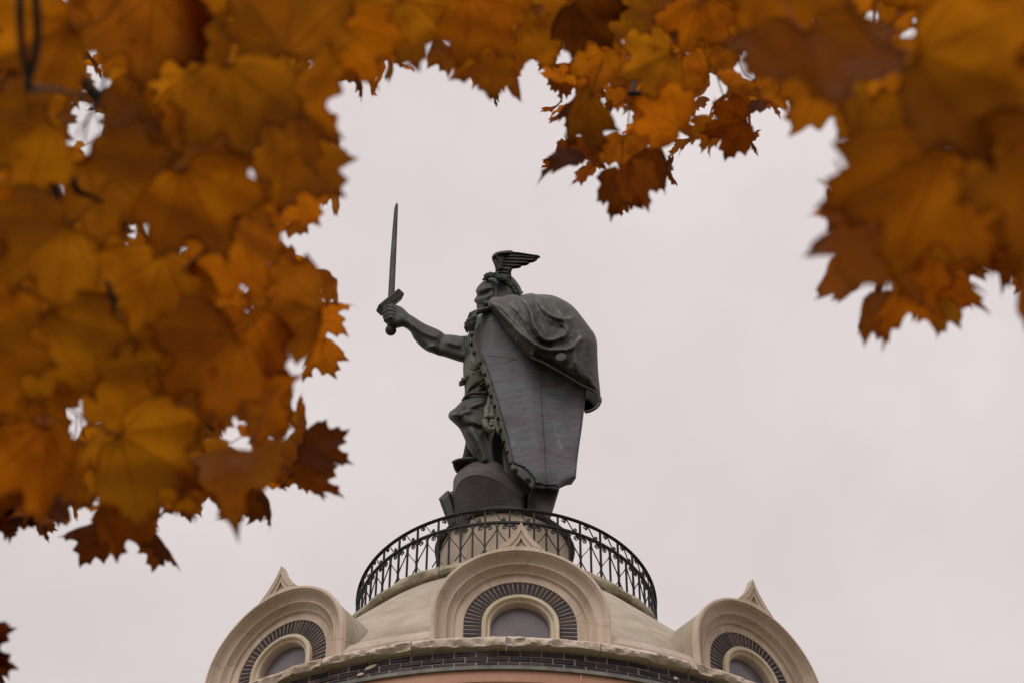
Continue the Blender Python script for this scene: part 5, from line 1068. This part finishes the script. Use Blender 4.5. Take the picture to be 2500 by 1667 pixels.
3,1894.0,-12.8,284.5,1.47,0.79,1.84,3.12,0.544,0.169,0.006
3,325.4,1107.8,254.0,2.85,0.8,2.01,3.2,0.581,0.183,0.006
3,477.6,913.0,198.7,1.32,0.7,1.19,3.78,0.542,0.157,0.005
3,638.9,966.6,259.0,1.08,0.66,0.1,3.03,0.547,0.151,0.005
3,175.0,900.5,210.7,3.05,0.58,2.82,4.09,0.492,0.147,0.007
3,2272.6,-23.1,185.6,3.23,0.41,1.82,4.22,0.511,0.16,0.008
3,2473.6,539.9,215.8,2.86,0.79,2.91,3.86,0.633,0.176,0.005
3,1541.4,-18.9,160.3,3.12,0.54,2.06,5.01,0.631,0.176,0.005
3,494.9,156.1,163.6,2.39,0.37,0.27,4.54,0.497,0.17,0.005
3,579.7,271.3,202.6,2.54,0.54,2.43,4.44,0.539,0.183,0.006
3,2173.0,134.9,188.0,3.13,0.49,1.35,4.47,0.546,0.17,0.006
3,2525.5,34.3,217.9,3.74,0.94,2.81,3.67,0.56,0.179,0.006
3,103.4,981.9,186.9,2.76,0.79,0.93,4.69,0.58,0.203,0.007
3,206.1,881.5,178.1,3.4,0.39,3.0,4.65,0.489,0.163,0.005
3,374.9,43.3,207.2,4.07,0.38,0.2,3.7,0.575,0.177,0.005
3,2541.0,47.3,327.0,2.44,0.37,1.84,2.36,0.532,0.153,0.005
3,350.1,628.0,259.9,2.93,0.36,0.7,2.98,0.552,0.194,0.007
3,926.4,-17.2,160.6,3.31,0.71,0.73,5.32,0.499,0.164,0.005
3,432.1,93.1,194.9,3.12,0.44,1.73,3.84,0.496,0.164,0.005
3,1554.2,45.2,111.2,2.2,0.44,2.17,7.6,0.589,0.162,0.005
3,314.4,635.8,152.7,4.42,0.41,0.88,4.89,0.452,0.147,0.007
3,204.0,707.1,238.7,1.57,0.45,0.8,3.68,0.495,0.17,0.006
3,1428.3,31.4,109.6,2.57,0.37,1.5,7.58,0.579,0.172,0.005
3,1954.0,-52.5,193.7,3.8,0.62,2.97,4.03,0.542,0.162,0.006
3,446.2,1007.0,244.8,1.46,0.83,1.95,3.46,0.471,0.151,0.007
3,11.3,1163.1,140.3,3.22,0.63,2.83,5.61,0.59,0.162,0.005
3,674.9,224.1,180.2,2.45,0.38,1.97,4.99,0.474,0.162,0.005
3,389.9,57.0,205.1,4.59,0.74,2.41,3.69,0.511,0.17,0.005
3,95.0,299.1,211.8,2.03,0.89,0.83,3.49,0.485,0.157,0.007
3,1576.5,205.8,128.3,2.03,0.5,0.44,6.64,0.66,0.181,0.006
3,1656.3,8.1,115.2,4.3,0.36,3.0,6.66,0.644,0.177,0.005
3,45.7,217.7,145.3,0.84,0.36,2.74,5.42,0.514,0.159,0.005
3,580.5,32.5,133.2,1.85,0.52,1.63,5.79,0.461,0.151,0.007
3,22.5,780.7,228.0,1.64,0.57,2.3,3.85,0.528,0.15,0.005
3,570.6,140.7,162.4,2.98,0.76,1.97,5.23,0.478,0.159,0.005
3,1448.4,-9.0,80.6,2.73,0.75,2.39,9.15,0.543,0.151,0.007
3,2529.1,557.1,230.0,2.08,0.36,1.95,3.39,0.625,0.171,0.005
3,1764.9,21.5,131.6,3.63,0.48,1.06,6.48,0.152,0.037,0.003
3,387.0,416.9,243.8,3.43,0.67,0.95,3.63,0.518,0.174,0.005
3,1713.0,178.0,107.3,2.55,0.74,0.4,7.84,0.577,0.162,0.005
3,2304.8,-26.3,212.1,3.11,0.68,0.53,3.9,0.498,0.171,0.006
3,481.0,54.5,243.2,3.11,0.53,0.37,3.37,0.507,0.168,0.005
3,498.1,283.4,198.8,1.65,0.59,1.4,4.26,0.42,0.133,0.006
3,150.4,601.1,167.8,4.54,0.66,0.69,4.6,0.518,0.179,0.006
3,2352.0,-51.8,357.8,3.97,0.63,2.75,2.11,0.456,0.148,0.007
3,20.1,192.5,210.8,2.13,0.4,3.08,4.01,0.51,0.176,0.007
3,330.3,716.0,141.8,3.76,0.83,1.42,6.07,0.471,0.161,0.005
3,461.3,475.4,207.7,2.87,0.71,2.78,3.66,0.586,0.184,0.006
3,2553.0,746.7,196.6,4.16,0.74,2.18,4.18,0.466,0.131,0.006
3,1660.8,-52.3,76.3,2.64,0.43,2.72,11.41,0.575,0.203,0.007
3,2116.5,-54.9,165.3,2.44,0.55,2.95,4.71,0.546,0.162,0.006
3,1447.9,63.6,90.3,3.3,0.6,1.37,9.91,0.597,0.164,0.005
3,303.4,112.2,175.0,1.89,0.52,1.79,5.0,0.536,0.153,0.005
3,1666.1,41.2,131.6,1.91,0.45,1.48,6.18,0.597,0.164,0.005
3,1047.2,-46.3,147.1,2.41,0.92,0.88,5.7,0.629,0.179,0.006
3,861.5,105.3,152.1,3.75,0.77,0.51,5.34,0.552,0.18,0.006
3,610.5,526.6,154.4,2.54,0.51,1.42,5.2,0.577,0.166,0.005
3,2177.8,314.3,288.6,3.48,0.75,2.59,2.93,0.494,0.166,0.005
3,2029.3,-44.8,228.0,2.62,0.7,2.96,3.81,0.548,0.163,0.006
3,12.4,129.8,248.6,4.2,0.9,2.72,3.2,0.59,0.172,0.005
3,13.3,590.6,182.3,4.24,0.55,2.42,4.91,0.538,0.188,0.007
3,1401.7,48.0,159.3,3.8,0.6,0.31,5.19,0.543,0.159,0.005
3,1784.8,85.8,76.1,3.43,0.55,2.01,10.24,0.598,0.183,0.006
3,133.5,406.2,126.4,2.79,0.4,0.58,6.43,0.145,0.046,0.002
3,335.0,371.1,131.6,4.52,0.83,2.12,5.86,0.496,0.171,0.005
3,980.7,24.6,203.2,3.45,0.44,0.91,3.95,0.46,0.15,0.007
3,593.4,619.2,184.6,3.44,0.8,2.07,4.0,0.571,0.201,0.007
3,1378.0,76.4,88.4,2.46,0.93,0.71,9.97,0.618,0.179,0.006
3,87.9,-8.8,136.2,3.09,0.49,0.05,5.89,0.64,0.175,0.005
3,684.6,-33.0,148.0,2.59,0.69,2.03,5.75,0.508,0.16,0.005
3,572.1,43.0,184.2,4.0,0.51,0.94,4.85,0.445,0.151,0.005
1,2067.6,227.4,303.2,2.86,0.47,2.72,2.77,0.535,0.164,0.006
3,1311.5,75.5,138.7,4.03,0.85,0.52,6.24,0.511,0.157,0.005
3,119.1,652.9,139.6,3.43,0.85,0.17,5.47,0.507,0.175,0.006
3,542.2,-20.9,244.1,1.45,0.46,2.42,3.16,0.453,0.148,0.007
3,2558.2,-31.2,326.8,2.32,0.53,1.77,2.55,0.612,0.183,0.006
3,197.4,-54.5,127.9,1.07,0.45,3.05,6.32,0.469,0.132,0.006
3,50.6,1002.5,156.3,2.94,0.59,2.68,5.04,0.535,0.151,0.005
3,792.1,431.5,128.9,1.99,0.43,2.37,6.85,0.214,0.045,0.002
3,4.8,687.3,211.2,3.0,0.86,2.31,3.78,0.543,0.159,0.005
3,121.2,661.1,182.7,4.33,0.58,2.17,4.25,0.42,0.138,0.007
3,-28.2,758.1,155.3,3.39,0.6,2.09,5.44,0.603,0.174,0.005
3,128.9,998.2,156.5,2.16,0.82,0.19,5.09,0.627,0.177,0.005
3,1656.8,215.5,94.9,3.91,0.89,1.18,8.77,0.579,0.159,0.005
3,1830.9,235.1,97.9,3.79,0.85,2.46,8.56,0.521,0.153,0.007
3,2484.1,429.2,289.6,3.34,0.95,1.13,2.56,0.586,0.207,0.008
3,1587.1,40.5,158.3,2.94,0.46,1.6,4.74,0.667,0.183,0.006
3,-6.9,349.4,249.9,2.89,0.89,1.52,3.03,0.525,0.164,0.005
3,537.1,321.6,162.7,5.24,0.4,1.11,4.71,0.217,0.074,0.003
3,-49.8,522.6,241.6,3.95,0.46,3.1,3.51,0.575,0.173,0.005
3,509.0,1187.0,130.2,1.95,0.58,0.42,6.62,0.596,0.18,0.006
3,2523.3,581.4,279.4,2.33,0.66,2.6,2.91,0.467,0.131,0.006
3,813.0,-1.3,140.8,3.41,0.57,2.64,5.91,0.571,0.157,0.005
1,1686.1,236.8,99.3,5.34,0.45,0.21,7.69,0.577,0.164,0.005
3,434.7,482.9,192.0,2.42,0.72,1.92,4.23,0.522,0.181,0.007
3,743.8,13.7,169.8,2.47,0.36,1.75,4.35,0.647,0.184,0.006
3,2364.8,64.0,236.9,3.81,0.92,2.63,3.49,0.516,0.178,0.007
3,731.4,125.9,164.3,2.83,0.8,0.3,5.35,0.504,0.152,0.005
3,1585.2,72.5,127.3,2.55,0.53,2.12,6.33,0.615,0.213,0.008
3,617.3,840.5,183.0,2.57,0.89,2.28,4.76,0.566,0.156,0.005
3,348.7,470.0,255.7,3.32,0.81,2.06,3.14,0.499,0.172,0.007
3,1644.8,201.8,92.1,3.64,0.64,1.61,8.59,0.556,0.158,0.008
3,613.1,173.6,233.0,1.37,0.52,0.37,3.21,0.474,0.162,0.006
3,270.6,664.7,158.8,3.05,0.41,2.65,5.63,0.55,0.184,0.006
3,1589.0,238.2,142.4,3.17,0.66,1.64,6.0,0.563,0.198,0.007
3,915.2,114.8,185.8,3.15,0.87,2.7,3.97,0.613,0.183,0.006
3,658.9,117.4,199.0,2.6,0.36,1.04,4.29,0.519,0.18,0.006
3,73.1,-38.8,148.1,2.88,0.52,1.45,5.96,0.496,0.141,0.007
3,1580.7,-42.2,76.9,4.06,0.79,1.41,9.69,0.544,0.15,0.005
3,342.1,768.0,258.2,2.62,0.93,2.01,2.87,0.526,0.178,0.006
3,1527.1,-32.2,94.1,2.16,0.68,2.64,9.56,0.562,0.168,0.005
3,1614.6,142.7,90.6,1.62,0.77,1.79,9.66,0.62,0.171,0.005
3,1208.6,172.1,108.4,3.19,0.56,0.85,8.29,0.625,0.171,0.005
3,328.3,63.8,242.2,6.04,0.59,0.91,3.45,0.588,0.178,0.006
3,1194.4,156.5,163.5,3.83,0.64,1.16,5.33,0.636,0.174,0.005
3,158.6,1130.6,174.1,3.2,0.5,0.64,4.36,0.642,0.176,0.005
3,1692.0,31.7,91.7,1.6,0.82,0.72,8.55,0.625,0.183,0.006
3,-38.7,1117.9,197.5,3.78,0.67,1.84,3.76,0.57,0.157,0.005
3,1877.1,-44.5,100.8,4.5,0.89,2.15,8.78,0.475,0.142,0.007
3,457.5,-26.1,198.8,3.17,0.69,2.18,4.11,0.522,0.176,0.006
3,2520.4,216.7,299.7,1.17,0.45,1.46,2.68,0.599,0.171,0.005
3,372.9,348.9,262.2,3.76,0.94,1.75,3.36,0.531,0.185,0.006
3,2271.0,679.0,232.6,2.35,0.46,2.96,3.84,0.647,0.177,0.005
3,111.7,41.1,155.0,3.31,0.75,0.07,5.72,0.601,0.168,0.005
3,12.5,645.3,220.3,3.6,0.43,2.02,3.69,0.471,0.138,0.007
3,1949.4,146.7,246.9,3.88,0.41,1.91,3.35,0.562,0.168,0.006
3,957.6,23.1,141.1,2.75,0.8,0.38,6.31,0.457,0.147,0.007
3,684.7,454.8,198.5,2.68,0.55,0.59,4.14,0.548,0.156,0.007
1,336.1,1017.3,186.1,2.03,0.64,2.54,4.13,0.497,0.171,0.005
3,1665.8,187.3,87.7,0.8,0.57,2.82,9.71,0.52,0.146,0.007
3,1788.4,-58.1,133.3,1.83,0.54,3.13,5.78,0.603,0.177,0.005
3,2128.8,565.6,334.0,2.92,0.5,2.93,2.69,0.6,0.167,0.005
3,1800.2,-23.8,128.7,4.38,0.64,2.86,6.1,0.499,0.163,0.005
3,1204.4,126.2,156.7,2.29,0.53,1.73,5.03,0.504,0.142,0.007
3,1486.5,75.9,155.4,3.67,0.37,2.58,4.97,0.53,0.147,0.005
3,1994.4,-26.8,187.8,4.24,0.87,0.91,4.32,0.569,0.169,0.006
3,1662.5,-32.2,117.8,3.62,0.82,3.04,7.59,0.54,0.189,0.007
3,2546.7,191.4,292.4,0.96,0.85,2.35,3.02,0.53,0.184,0.007
3,838.6,-28.1,149.1,2.48,0.89,1.49,5.14,0.51,0.149,0.007
3,1324.2,61.1,193.1,2.82,0.62,1.52,4.63,0.503,0.155,0.005
3,257.3,1163.2,215.7,2.77,0.94,0.46,3.89,0.452,0.137,0.007
3,148.3,1161.9,194.6,3.72,0.53,2.73,4.43,0.56,0.17,0.005
3,657.1,60.3,207.5,2.9,0.49,1.2,4.33,0.515,0.169,0.005
3,-44.0,254.7,216.1,3.32,0.69,1.03,3.97,0.575,0.17,0.005
3,1676.9,160.1,74.4,2.1,0.66,2.9,11.87,0.607,0.166,0.005
3,2245.9,359.7,213.9,2.4,0.62,1.3,3.93,0.466,0.159,0.005
1,466.9,732.6,126.1,3.13,0.41,1.31,6.28,0.512,0.155,0.005
3,708.1,164.0,194.8,1.32,0.63,2.47,4.12,0.485,0.163,0.007
3,1595.2,-19.4,92.1,2.83,0.78,1.8,8.25,0.552,0.194,0.007
1,1234.4,119.3,111.5,2.57,0.42,2.63,6.95,0.644,0.176,0.005
3,-3.6,-22.6,156.1,2.73,0.91,2.1,5.07,0.657,0.18,0.006
3,718.2,672.8,174.0,1.51,0.36,2.67,4.52,0.601,0.165,0.005
3,60.3,1227.8,194.1,2.56,0.87,0.46,4.6,0.184,0.039,0.001
3,83.8,44.0,205.8,3.14,0.93,2.55,3.62,0.642,0.176,0.005
3,-35.0,-4.3,153.7,1.06,0.37,2.88,5.72,0.625,0.179,0.006
3,1905.2,9.4,154.7,3.27,0.66,2.73,5.08,0.549,0.173,0.006
3,1201.2,93.0,142.1,4.0,0.56,1.56,5.2,0.651,0.178,0.006
3,-43.1,679.0,169.4,2.44,0.9,2.52,5.24,0.183,0.048,0.002
3,2202.3,-58.0,256.3,3.68,0.35,1.22,3.2,0.549,0.165,0.006
3,2273.1,13.5,219.4,3.62,0.36,3.08,3.4,0.452,0.153,0.005
3,-11.1,900.1,162.3,2.37,0.4,1.02,4.73,0.612,0.168,0.005
3,-50.3,1011.5,159.1,2.14,0.91,1.24,5.31,0.625,0.171,0.005
3,532.1,983.3,222.2,3.02,0.71,1.4,3.63,0.544,0.158,0.005
3,546.2,715.2,183.7,2.94,0.45,1.48,4.62,0.651,0.178,0.006
3,633.4,988.6,185.3,3.18,0.81,1.4,4.71,0.516,0.149,0.005
3,656.5,847.8,231.0,2.01,0.48,3.12,3.86,0.521,0.146,0.005
3,1030.3,30.9,146.7,1.21,0.72,0.56,5.24,0.568,0.2,0.008
3,543.2,679.4,152.4,1.44,0.7,1.49,4.99,0.528,0.146,0.005
3,564.3,367.9,165.5,3.09,0.54,0.95,4.51,0.48,0.161,0.005
1,634.5,525.9,214.7,5.24,0.55,2.96,4.11,0.504,0.148,0.005
3,1762.8,110.3,95.8,2.07,0.49,3.1,8.8,0.552,0.193,0.007
3,459.4,-49.0,151.6,3.28,0.61,2.18,5.92,0.529,0.173,0.005
3,186.6,624.0,254.7,2.67,0.67,0.37,2.89,0.477,0.164,0.006
3,991.2,-27.6,184.8,3.55,0.53,1.56,4.29,0.512,0.17,0.005
3,670.4,385.8,140.5,2.16,0.36,2.74,6.15,0.474,0.151,0.005
3,515.2,975.9,150.0,4.43,0.57,0.19,5.71,0.61,0.183,0.006
3,1251.6,7.2,126.0,4.01,0.83,2.34,7.02,0.571,0.201,0.007
1,1980.5,190.9,212.1,3.99,0.7,1.26,3.88,0.549,0.164,0.006
3,1624.7,9.8,121.9,2.92,0.6,1.58,7.24,0.584,0.16,0.005
3,-44.6,11.2,185.2,3.48,0.83,1.34,4.35,0.551,0.152,0.005
3,1447.9,109.6,101.9,3.93,0.83,0.48,7.36,0.599,0.167,0.005
1,721.2,1163.1,132.2,3.96,0.39,1.56,6.13,0.189,0.045,0.002
3,600.5,586.5,209.3,2.71,0.72,1.89,3.87,0.625,0.171,0.005
3,-25.4,-18.4,243.7,3.58,0.75,2.91,3.58,0.631,0.178,0.006
3,1700.1,44.9,121.3,3.06,0.58,2.34,7.01,0.613,0.168,0.005
3,899.2,-10.6,239.3,4.01,0.65,2.15,3.59,0.496,0.148,0.007
1,718.2,237.7,146.8,4.62,0.65,0.81,5.31,0.503,0.169,0.005
3,1729.7,-33.9,141.9,2.61,0.93,0.84,6.1,0.532,0.153,0.005
3,1331.4,124.8,123.0,3.39,0.37,2.88,6.43,0.546,0.16,0.005
3,1134.9,18.0,130.8,3.48,0.46,1.29,5.64,0.603,0.211,0.008
3,66.7,-43.2,252.9,4.52,0.66,0.02,3.15,0.591,0.162,0.005
3,-43.5,999.1,242.5,2.55,0.44,2.39,3.66,0.579,0.159,0.005
3,344.1,1246.9,127.8,2.13,0.59,1.77,6.97,0.574,0.202,0.007
3,2332.0,109.6,252.1,1.74,0.58,3.07,3.17,0.52,0.18,0.006
3,1606.2,-31.1,112.2,3.44,0.68,2.36,6.61,0.599,0.167,0.005
3,402.6,-28.6,144.1,4.32,0.59,0.48,5.52,0.527,0.164,0.005
3,1789.5,310.6,106.8,3.73,0.58,0.38,8.17,0.589,0.166,0.005
3,306.4,16.8,163.8,4.45,0.49,2.76,4.7,0.653,0.182,0.006
3,1404.8,270.9,142.4,3.45,0.41,0.69,5.85,0.183,0.039,0.003
3,455.0,732.6,143.8,2.56,0.87,2.5,5.55,0.594,0.187,0.006
3,1835.5,-23.3,159.4,4.24,0.75,2.76,4.86,0.489,0.165,0.005
3,1524.6,19.6,158.4,1.98,0.91,3.04,5.65,0.614,0.168,0.005
3,2137.7,1.5,169.2,3.73,0.52,1.9,4.42,0.566,0.168,0.006
3,1561.8,188.6,94.2,3.63,0.88,1.88,7.94,0.603,0.166,0.005
3,464.7,1104.4,141.8,2.42,0.59,1.97,6.1,0.572,0.194,0.006
3,-45.0,554.9,249.1,2.79,0.86,2.57,3.23,0.589,0.162,0.005
3,82.4,156.9,211.6,2.09,0.63,2.89,3.69,0.465,0.134,0.007
3,2276.9,276.3,334.1,3.48,0.36,3.13,2.52,0.443,0.15,0.005
3,288.3,-57.4,175.3,3.32,0.52,0.96,4.6,0.536,0.187,0.007
3,1730.8,18.3,90.0,3.37,0.73,0.26,8.84,0.621,0.214,0.008
3,1182.9,70.0,112.1,2.13,0.41,1.53,7.92,0.538,0.151,0.005
3,1428.0,87.8,125.3,3.92,0.48,0.74,5.91,0.607,0.171,0.005
3,1564.8,188.7,92.8,4.12,0.72,0.31,8.94,0.467,0.133,0.006
3,1877.4,219.0,140.8,2.19,0.92,1.58,6.31,0.524,0.147,0.005
3,-47.2,195.6,172.9,3.33,0.69,1.21,5.17,0.631,0.173,0.005
3,363.6,645.0,161.8,4.68,0.53,2.05,5.21,0.498,0.171,0.005
3,560.7,1101.2,132.7,1.37,0.36,2.25,5.76,0.545,0.171,0.005
1,252.4,545.8,168.4,2.6,0.65,2.27,4.4,0.446,0.143,0.007
3,230.4,-53.8,154.8,3.59,0.94,2.43,5.77,0.601,0.209,0.008
3,1499.4,-29.7,152.4,3.61,0.37,3.01,5.78,0.547,0.162,0.005
1,1457.7,188.7,128.0,1.98,0.65,2.43,6.23,0.599,0.164,0.005
0,-42.0,1588.0,190.0,2.2,0.9,0.3,3.9,0.17,0.035,0.004""".split()]
ax = lambda x, y, z=0: Vector((x, y, z))
T1 = tag(empty('maple_tree', (-4.6, -24.2, 0)), 'orange and olive maple boughs with broad blurred leaves covering the left of the view', 'tree', 'autumn maple trees')
T2 = tag(empty('maple_tree', (5.0, -21.0, 0)), 'sharper small leaved orange maple sprays hanging at top centre above the statue', 'tree', 'autumn maple trees')
T3 = tag(empty('maple_tree', (3.4, -25.6, 0)), 'very close heavily blurred orange maple bough hanging down on the right', 'tree', 'autumn maple trees')
rl = random.Random(11)
for (ly, cx, cy, s, th, q, ph, d, r, g, b) in LEAVES:
    tr_ = T1 if cx < 905 else (T3 if cx > 1870 else T2)
    pet = ly >= 2; ly = ly % 2
    d += (rl.uniform(-.3, .45) if ly else 0)*(1 if cx < 1870 else .5)
    R_ = ray(cx, cy); ctr = CAM+R_*d
    D = rt*math.cos(ph)-up*math.sin(ph); sg = rl.choice((-1, 1)); k_ = math.sqrt(max(0, 1-q*q))*sg
    def T_(w): a_ = w.dot(D); return w-D*a_*(1-q)+(-fw)*a_*k_
    X = T_(rt*math.cos(th)-up*math.sin(th)); Y = T_(rt*math.sin(th)+up*math.cos(th)); Zv = X.cross(Y)
    sc = s*d/F_PX; Mx = Matrix((X*sc, Y*sc, Zv*sc)).transposed().to_4x4(); Mx.translation = ctr-tr_.location
    o = link('leaf', rl.choice(LM[(pet, 1 if Zv.z > 0 else -1)]), tr_, Mx); dm_ = .76; o.color = (r*dm_, g*dm_, b*dm_, 1)  # baked colours carry painted shade: leaves along lower sky edges are darker
def branch(tr_, pts, taper=True, name='branch'):
    """pts: (px, py, depth, radius px)"""
    P_ = [CAM+ray(a, b_)*d_-tr_.location for a, b_, d_, r_ in pts]; R4 = [(p.x, p.y, p.z) for p in P_]
    sp_ = smooth_path(R4, 4); rr = []
    for i in range(len(pts)-1):
        for k in range(4): rr.append((pts[i][3]+(pts[i+1][3]-pts[i][3])*k/4)*pts[i][2]/F_PX)
    rr.append(pts[-1][3]*pts[-1][2]/F_PX)
    link(name, recalc(mesh(name, *tube(sp_, rr, 8), M_BARK, True)), tr_)
branch(T1, [(60, -260, 1.9, 16), (50, -40, 1.8, 12), (52, 100, 1.8, 10), (64, 175, 1.8, 10), (69, 216, 1.8, 13)])
branch(T1, [(95, -260, 1.9, 16), (86, -40, 1.8, 12), (92, 80, 1.8, 11), (80, 165, 1.8, 11), (69, 216, 1.8, 13), (110, 216, 1.9, 6), (155, 223, 2.0, 4.5), (200, 240, 2.2, 4), (232, 262, 2.3, 4)])
branch(T1, [(262, 172, 2.5, 4), (246, 228, 2.5, 4.5), (232, 262, 2.5, 5), (214, 292, 2.5, 4), (207, 328, 2.5, 3), (208, 352, 2.5, 2)])
branch(T1, [(214, 292, 2.5, 2.5), (196, 312, 2.5, 2.2), (188, 335, 2.5, 1.6)]); branch(T1, [(236, 280, 2.5, 2.2), (244, 305, 2.5, 2), (252, 325, 2.5, 1.5)])
branch(T1, [(160, 380, 2.5, 7), (178, 440, 2.4, 9), (192, 468, 2.4, 9), (222, 480, 2.4, 7), (252, 496, 2.4, 5)])
branch(T1, [(395, 552, 2.5, 4), (440, 570, 2.45, 6), (480, 582, 2.45, 7), (548, 582, 2.45, 8)]); branch(T1, [(548, 582, 2.45, 6), (500, 615, 2.45, 5), (455, 655, 2.45, 4), (440, 670, 2.45, 3)])
branch(T1, [(258, 685, 2.3, 6), (270, 712, 2.3, 8), (280, 745, 2.3, 7), (286, 765, 2.3, 3)]); branch(T1, [(438, 745, 2.4, 4), (470, 765, 2.4, 6), (492, 780, 2.4, 6)])
branch(T1, [(-500, -300, 4.6, 40), (0, 0, 4.2, 16), (300, 300, 4.1, 12), (560, 500, 4.0, 9), (700, 700, 3.9, 5)]); branch(T1, [(0, 0, 4.2, 14), (150, 500, 4.1, 10), (330, 820, 4, 8), (520, 1050, 3.9, 4)])
branch(T2, [(1700, -400, 6.5, 40), (1620, -60, 6.2, 14), (1560, 120, 6.1, 8), (1546, 236, 5.6, 5)]); branch(T2, [(1620, -60, 6.2, 12), (1300, 20, 5.8, 7), (1050, 60, 5.4, 4)])
for pts in ([(1546, 236), (1538, 262), (1533, 308)], [(1550, 240), (1572, 275), (1592, 335)], [(1540, 238), (1505, 258), (1466, 296)], [(1746, 170), (1756, 205), (1768, 240)], [(1546, 232), (1566, 232), (1574, 226)]):
    branch(T2, [(a, b_, 5.3, 1.7) for a, b_ in pts], name='twig')
branch(T2, [(1530, 232, 5.3, 4), (1545, 228, 5.3, 6), (1562, 230, 5.3, 6), (1570, 232, 5.3, 3)], name='bud')
branch(T3, [(2950, -500, 2.6, 50), (2520, -60, 2.3, 22), (2350, 220, 2.25, 12), (2240, 480, 2.2, 7)])
def trunk(tr_, h, r, top):
    base = tr_.location; P_ = [Vector((0, 0, -.1)), Vector((.05, .03, .6)), Vector((-.06, .05, h*.5)), Vector((.04, -.05, h))]
    P2 = smooth_path(P_, 5); n = len(P2)
    rr = [r*(1.5-.9*min(1, i/4)) if i < 4 else r*(1-.4*i/n) for i in range(n)]
    link('trunk', recalc(mesh('trunk', *tube(P2, rr, 16), M_BARK, True)), tr_)
    e_ = top-base; link('limb', recalc(mesh('limb', *tube(smooth_path([P2[-1], (P2[-1]+e_)/2+Vector((0, 0, .3)), e_], 5), [r*.5-(r*.5-.03)*i/10 for i in range(11)], 10), M_BARK, True)), tr_)
trunk(T1, 3.2, .2, CAM+ray(-500, -300)*4.6); trunk(T2, 4.2, .22, CAM+ray(1700, -400)*6.5); trunk(T3, 2.6, .16, CAM+ray(2950, -500)*2.6)
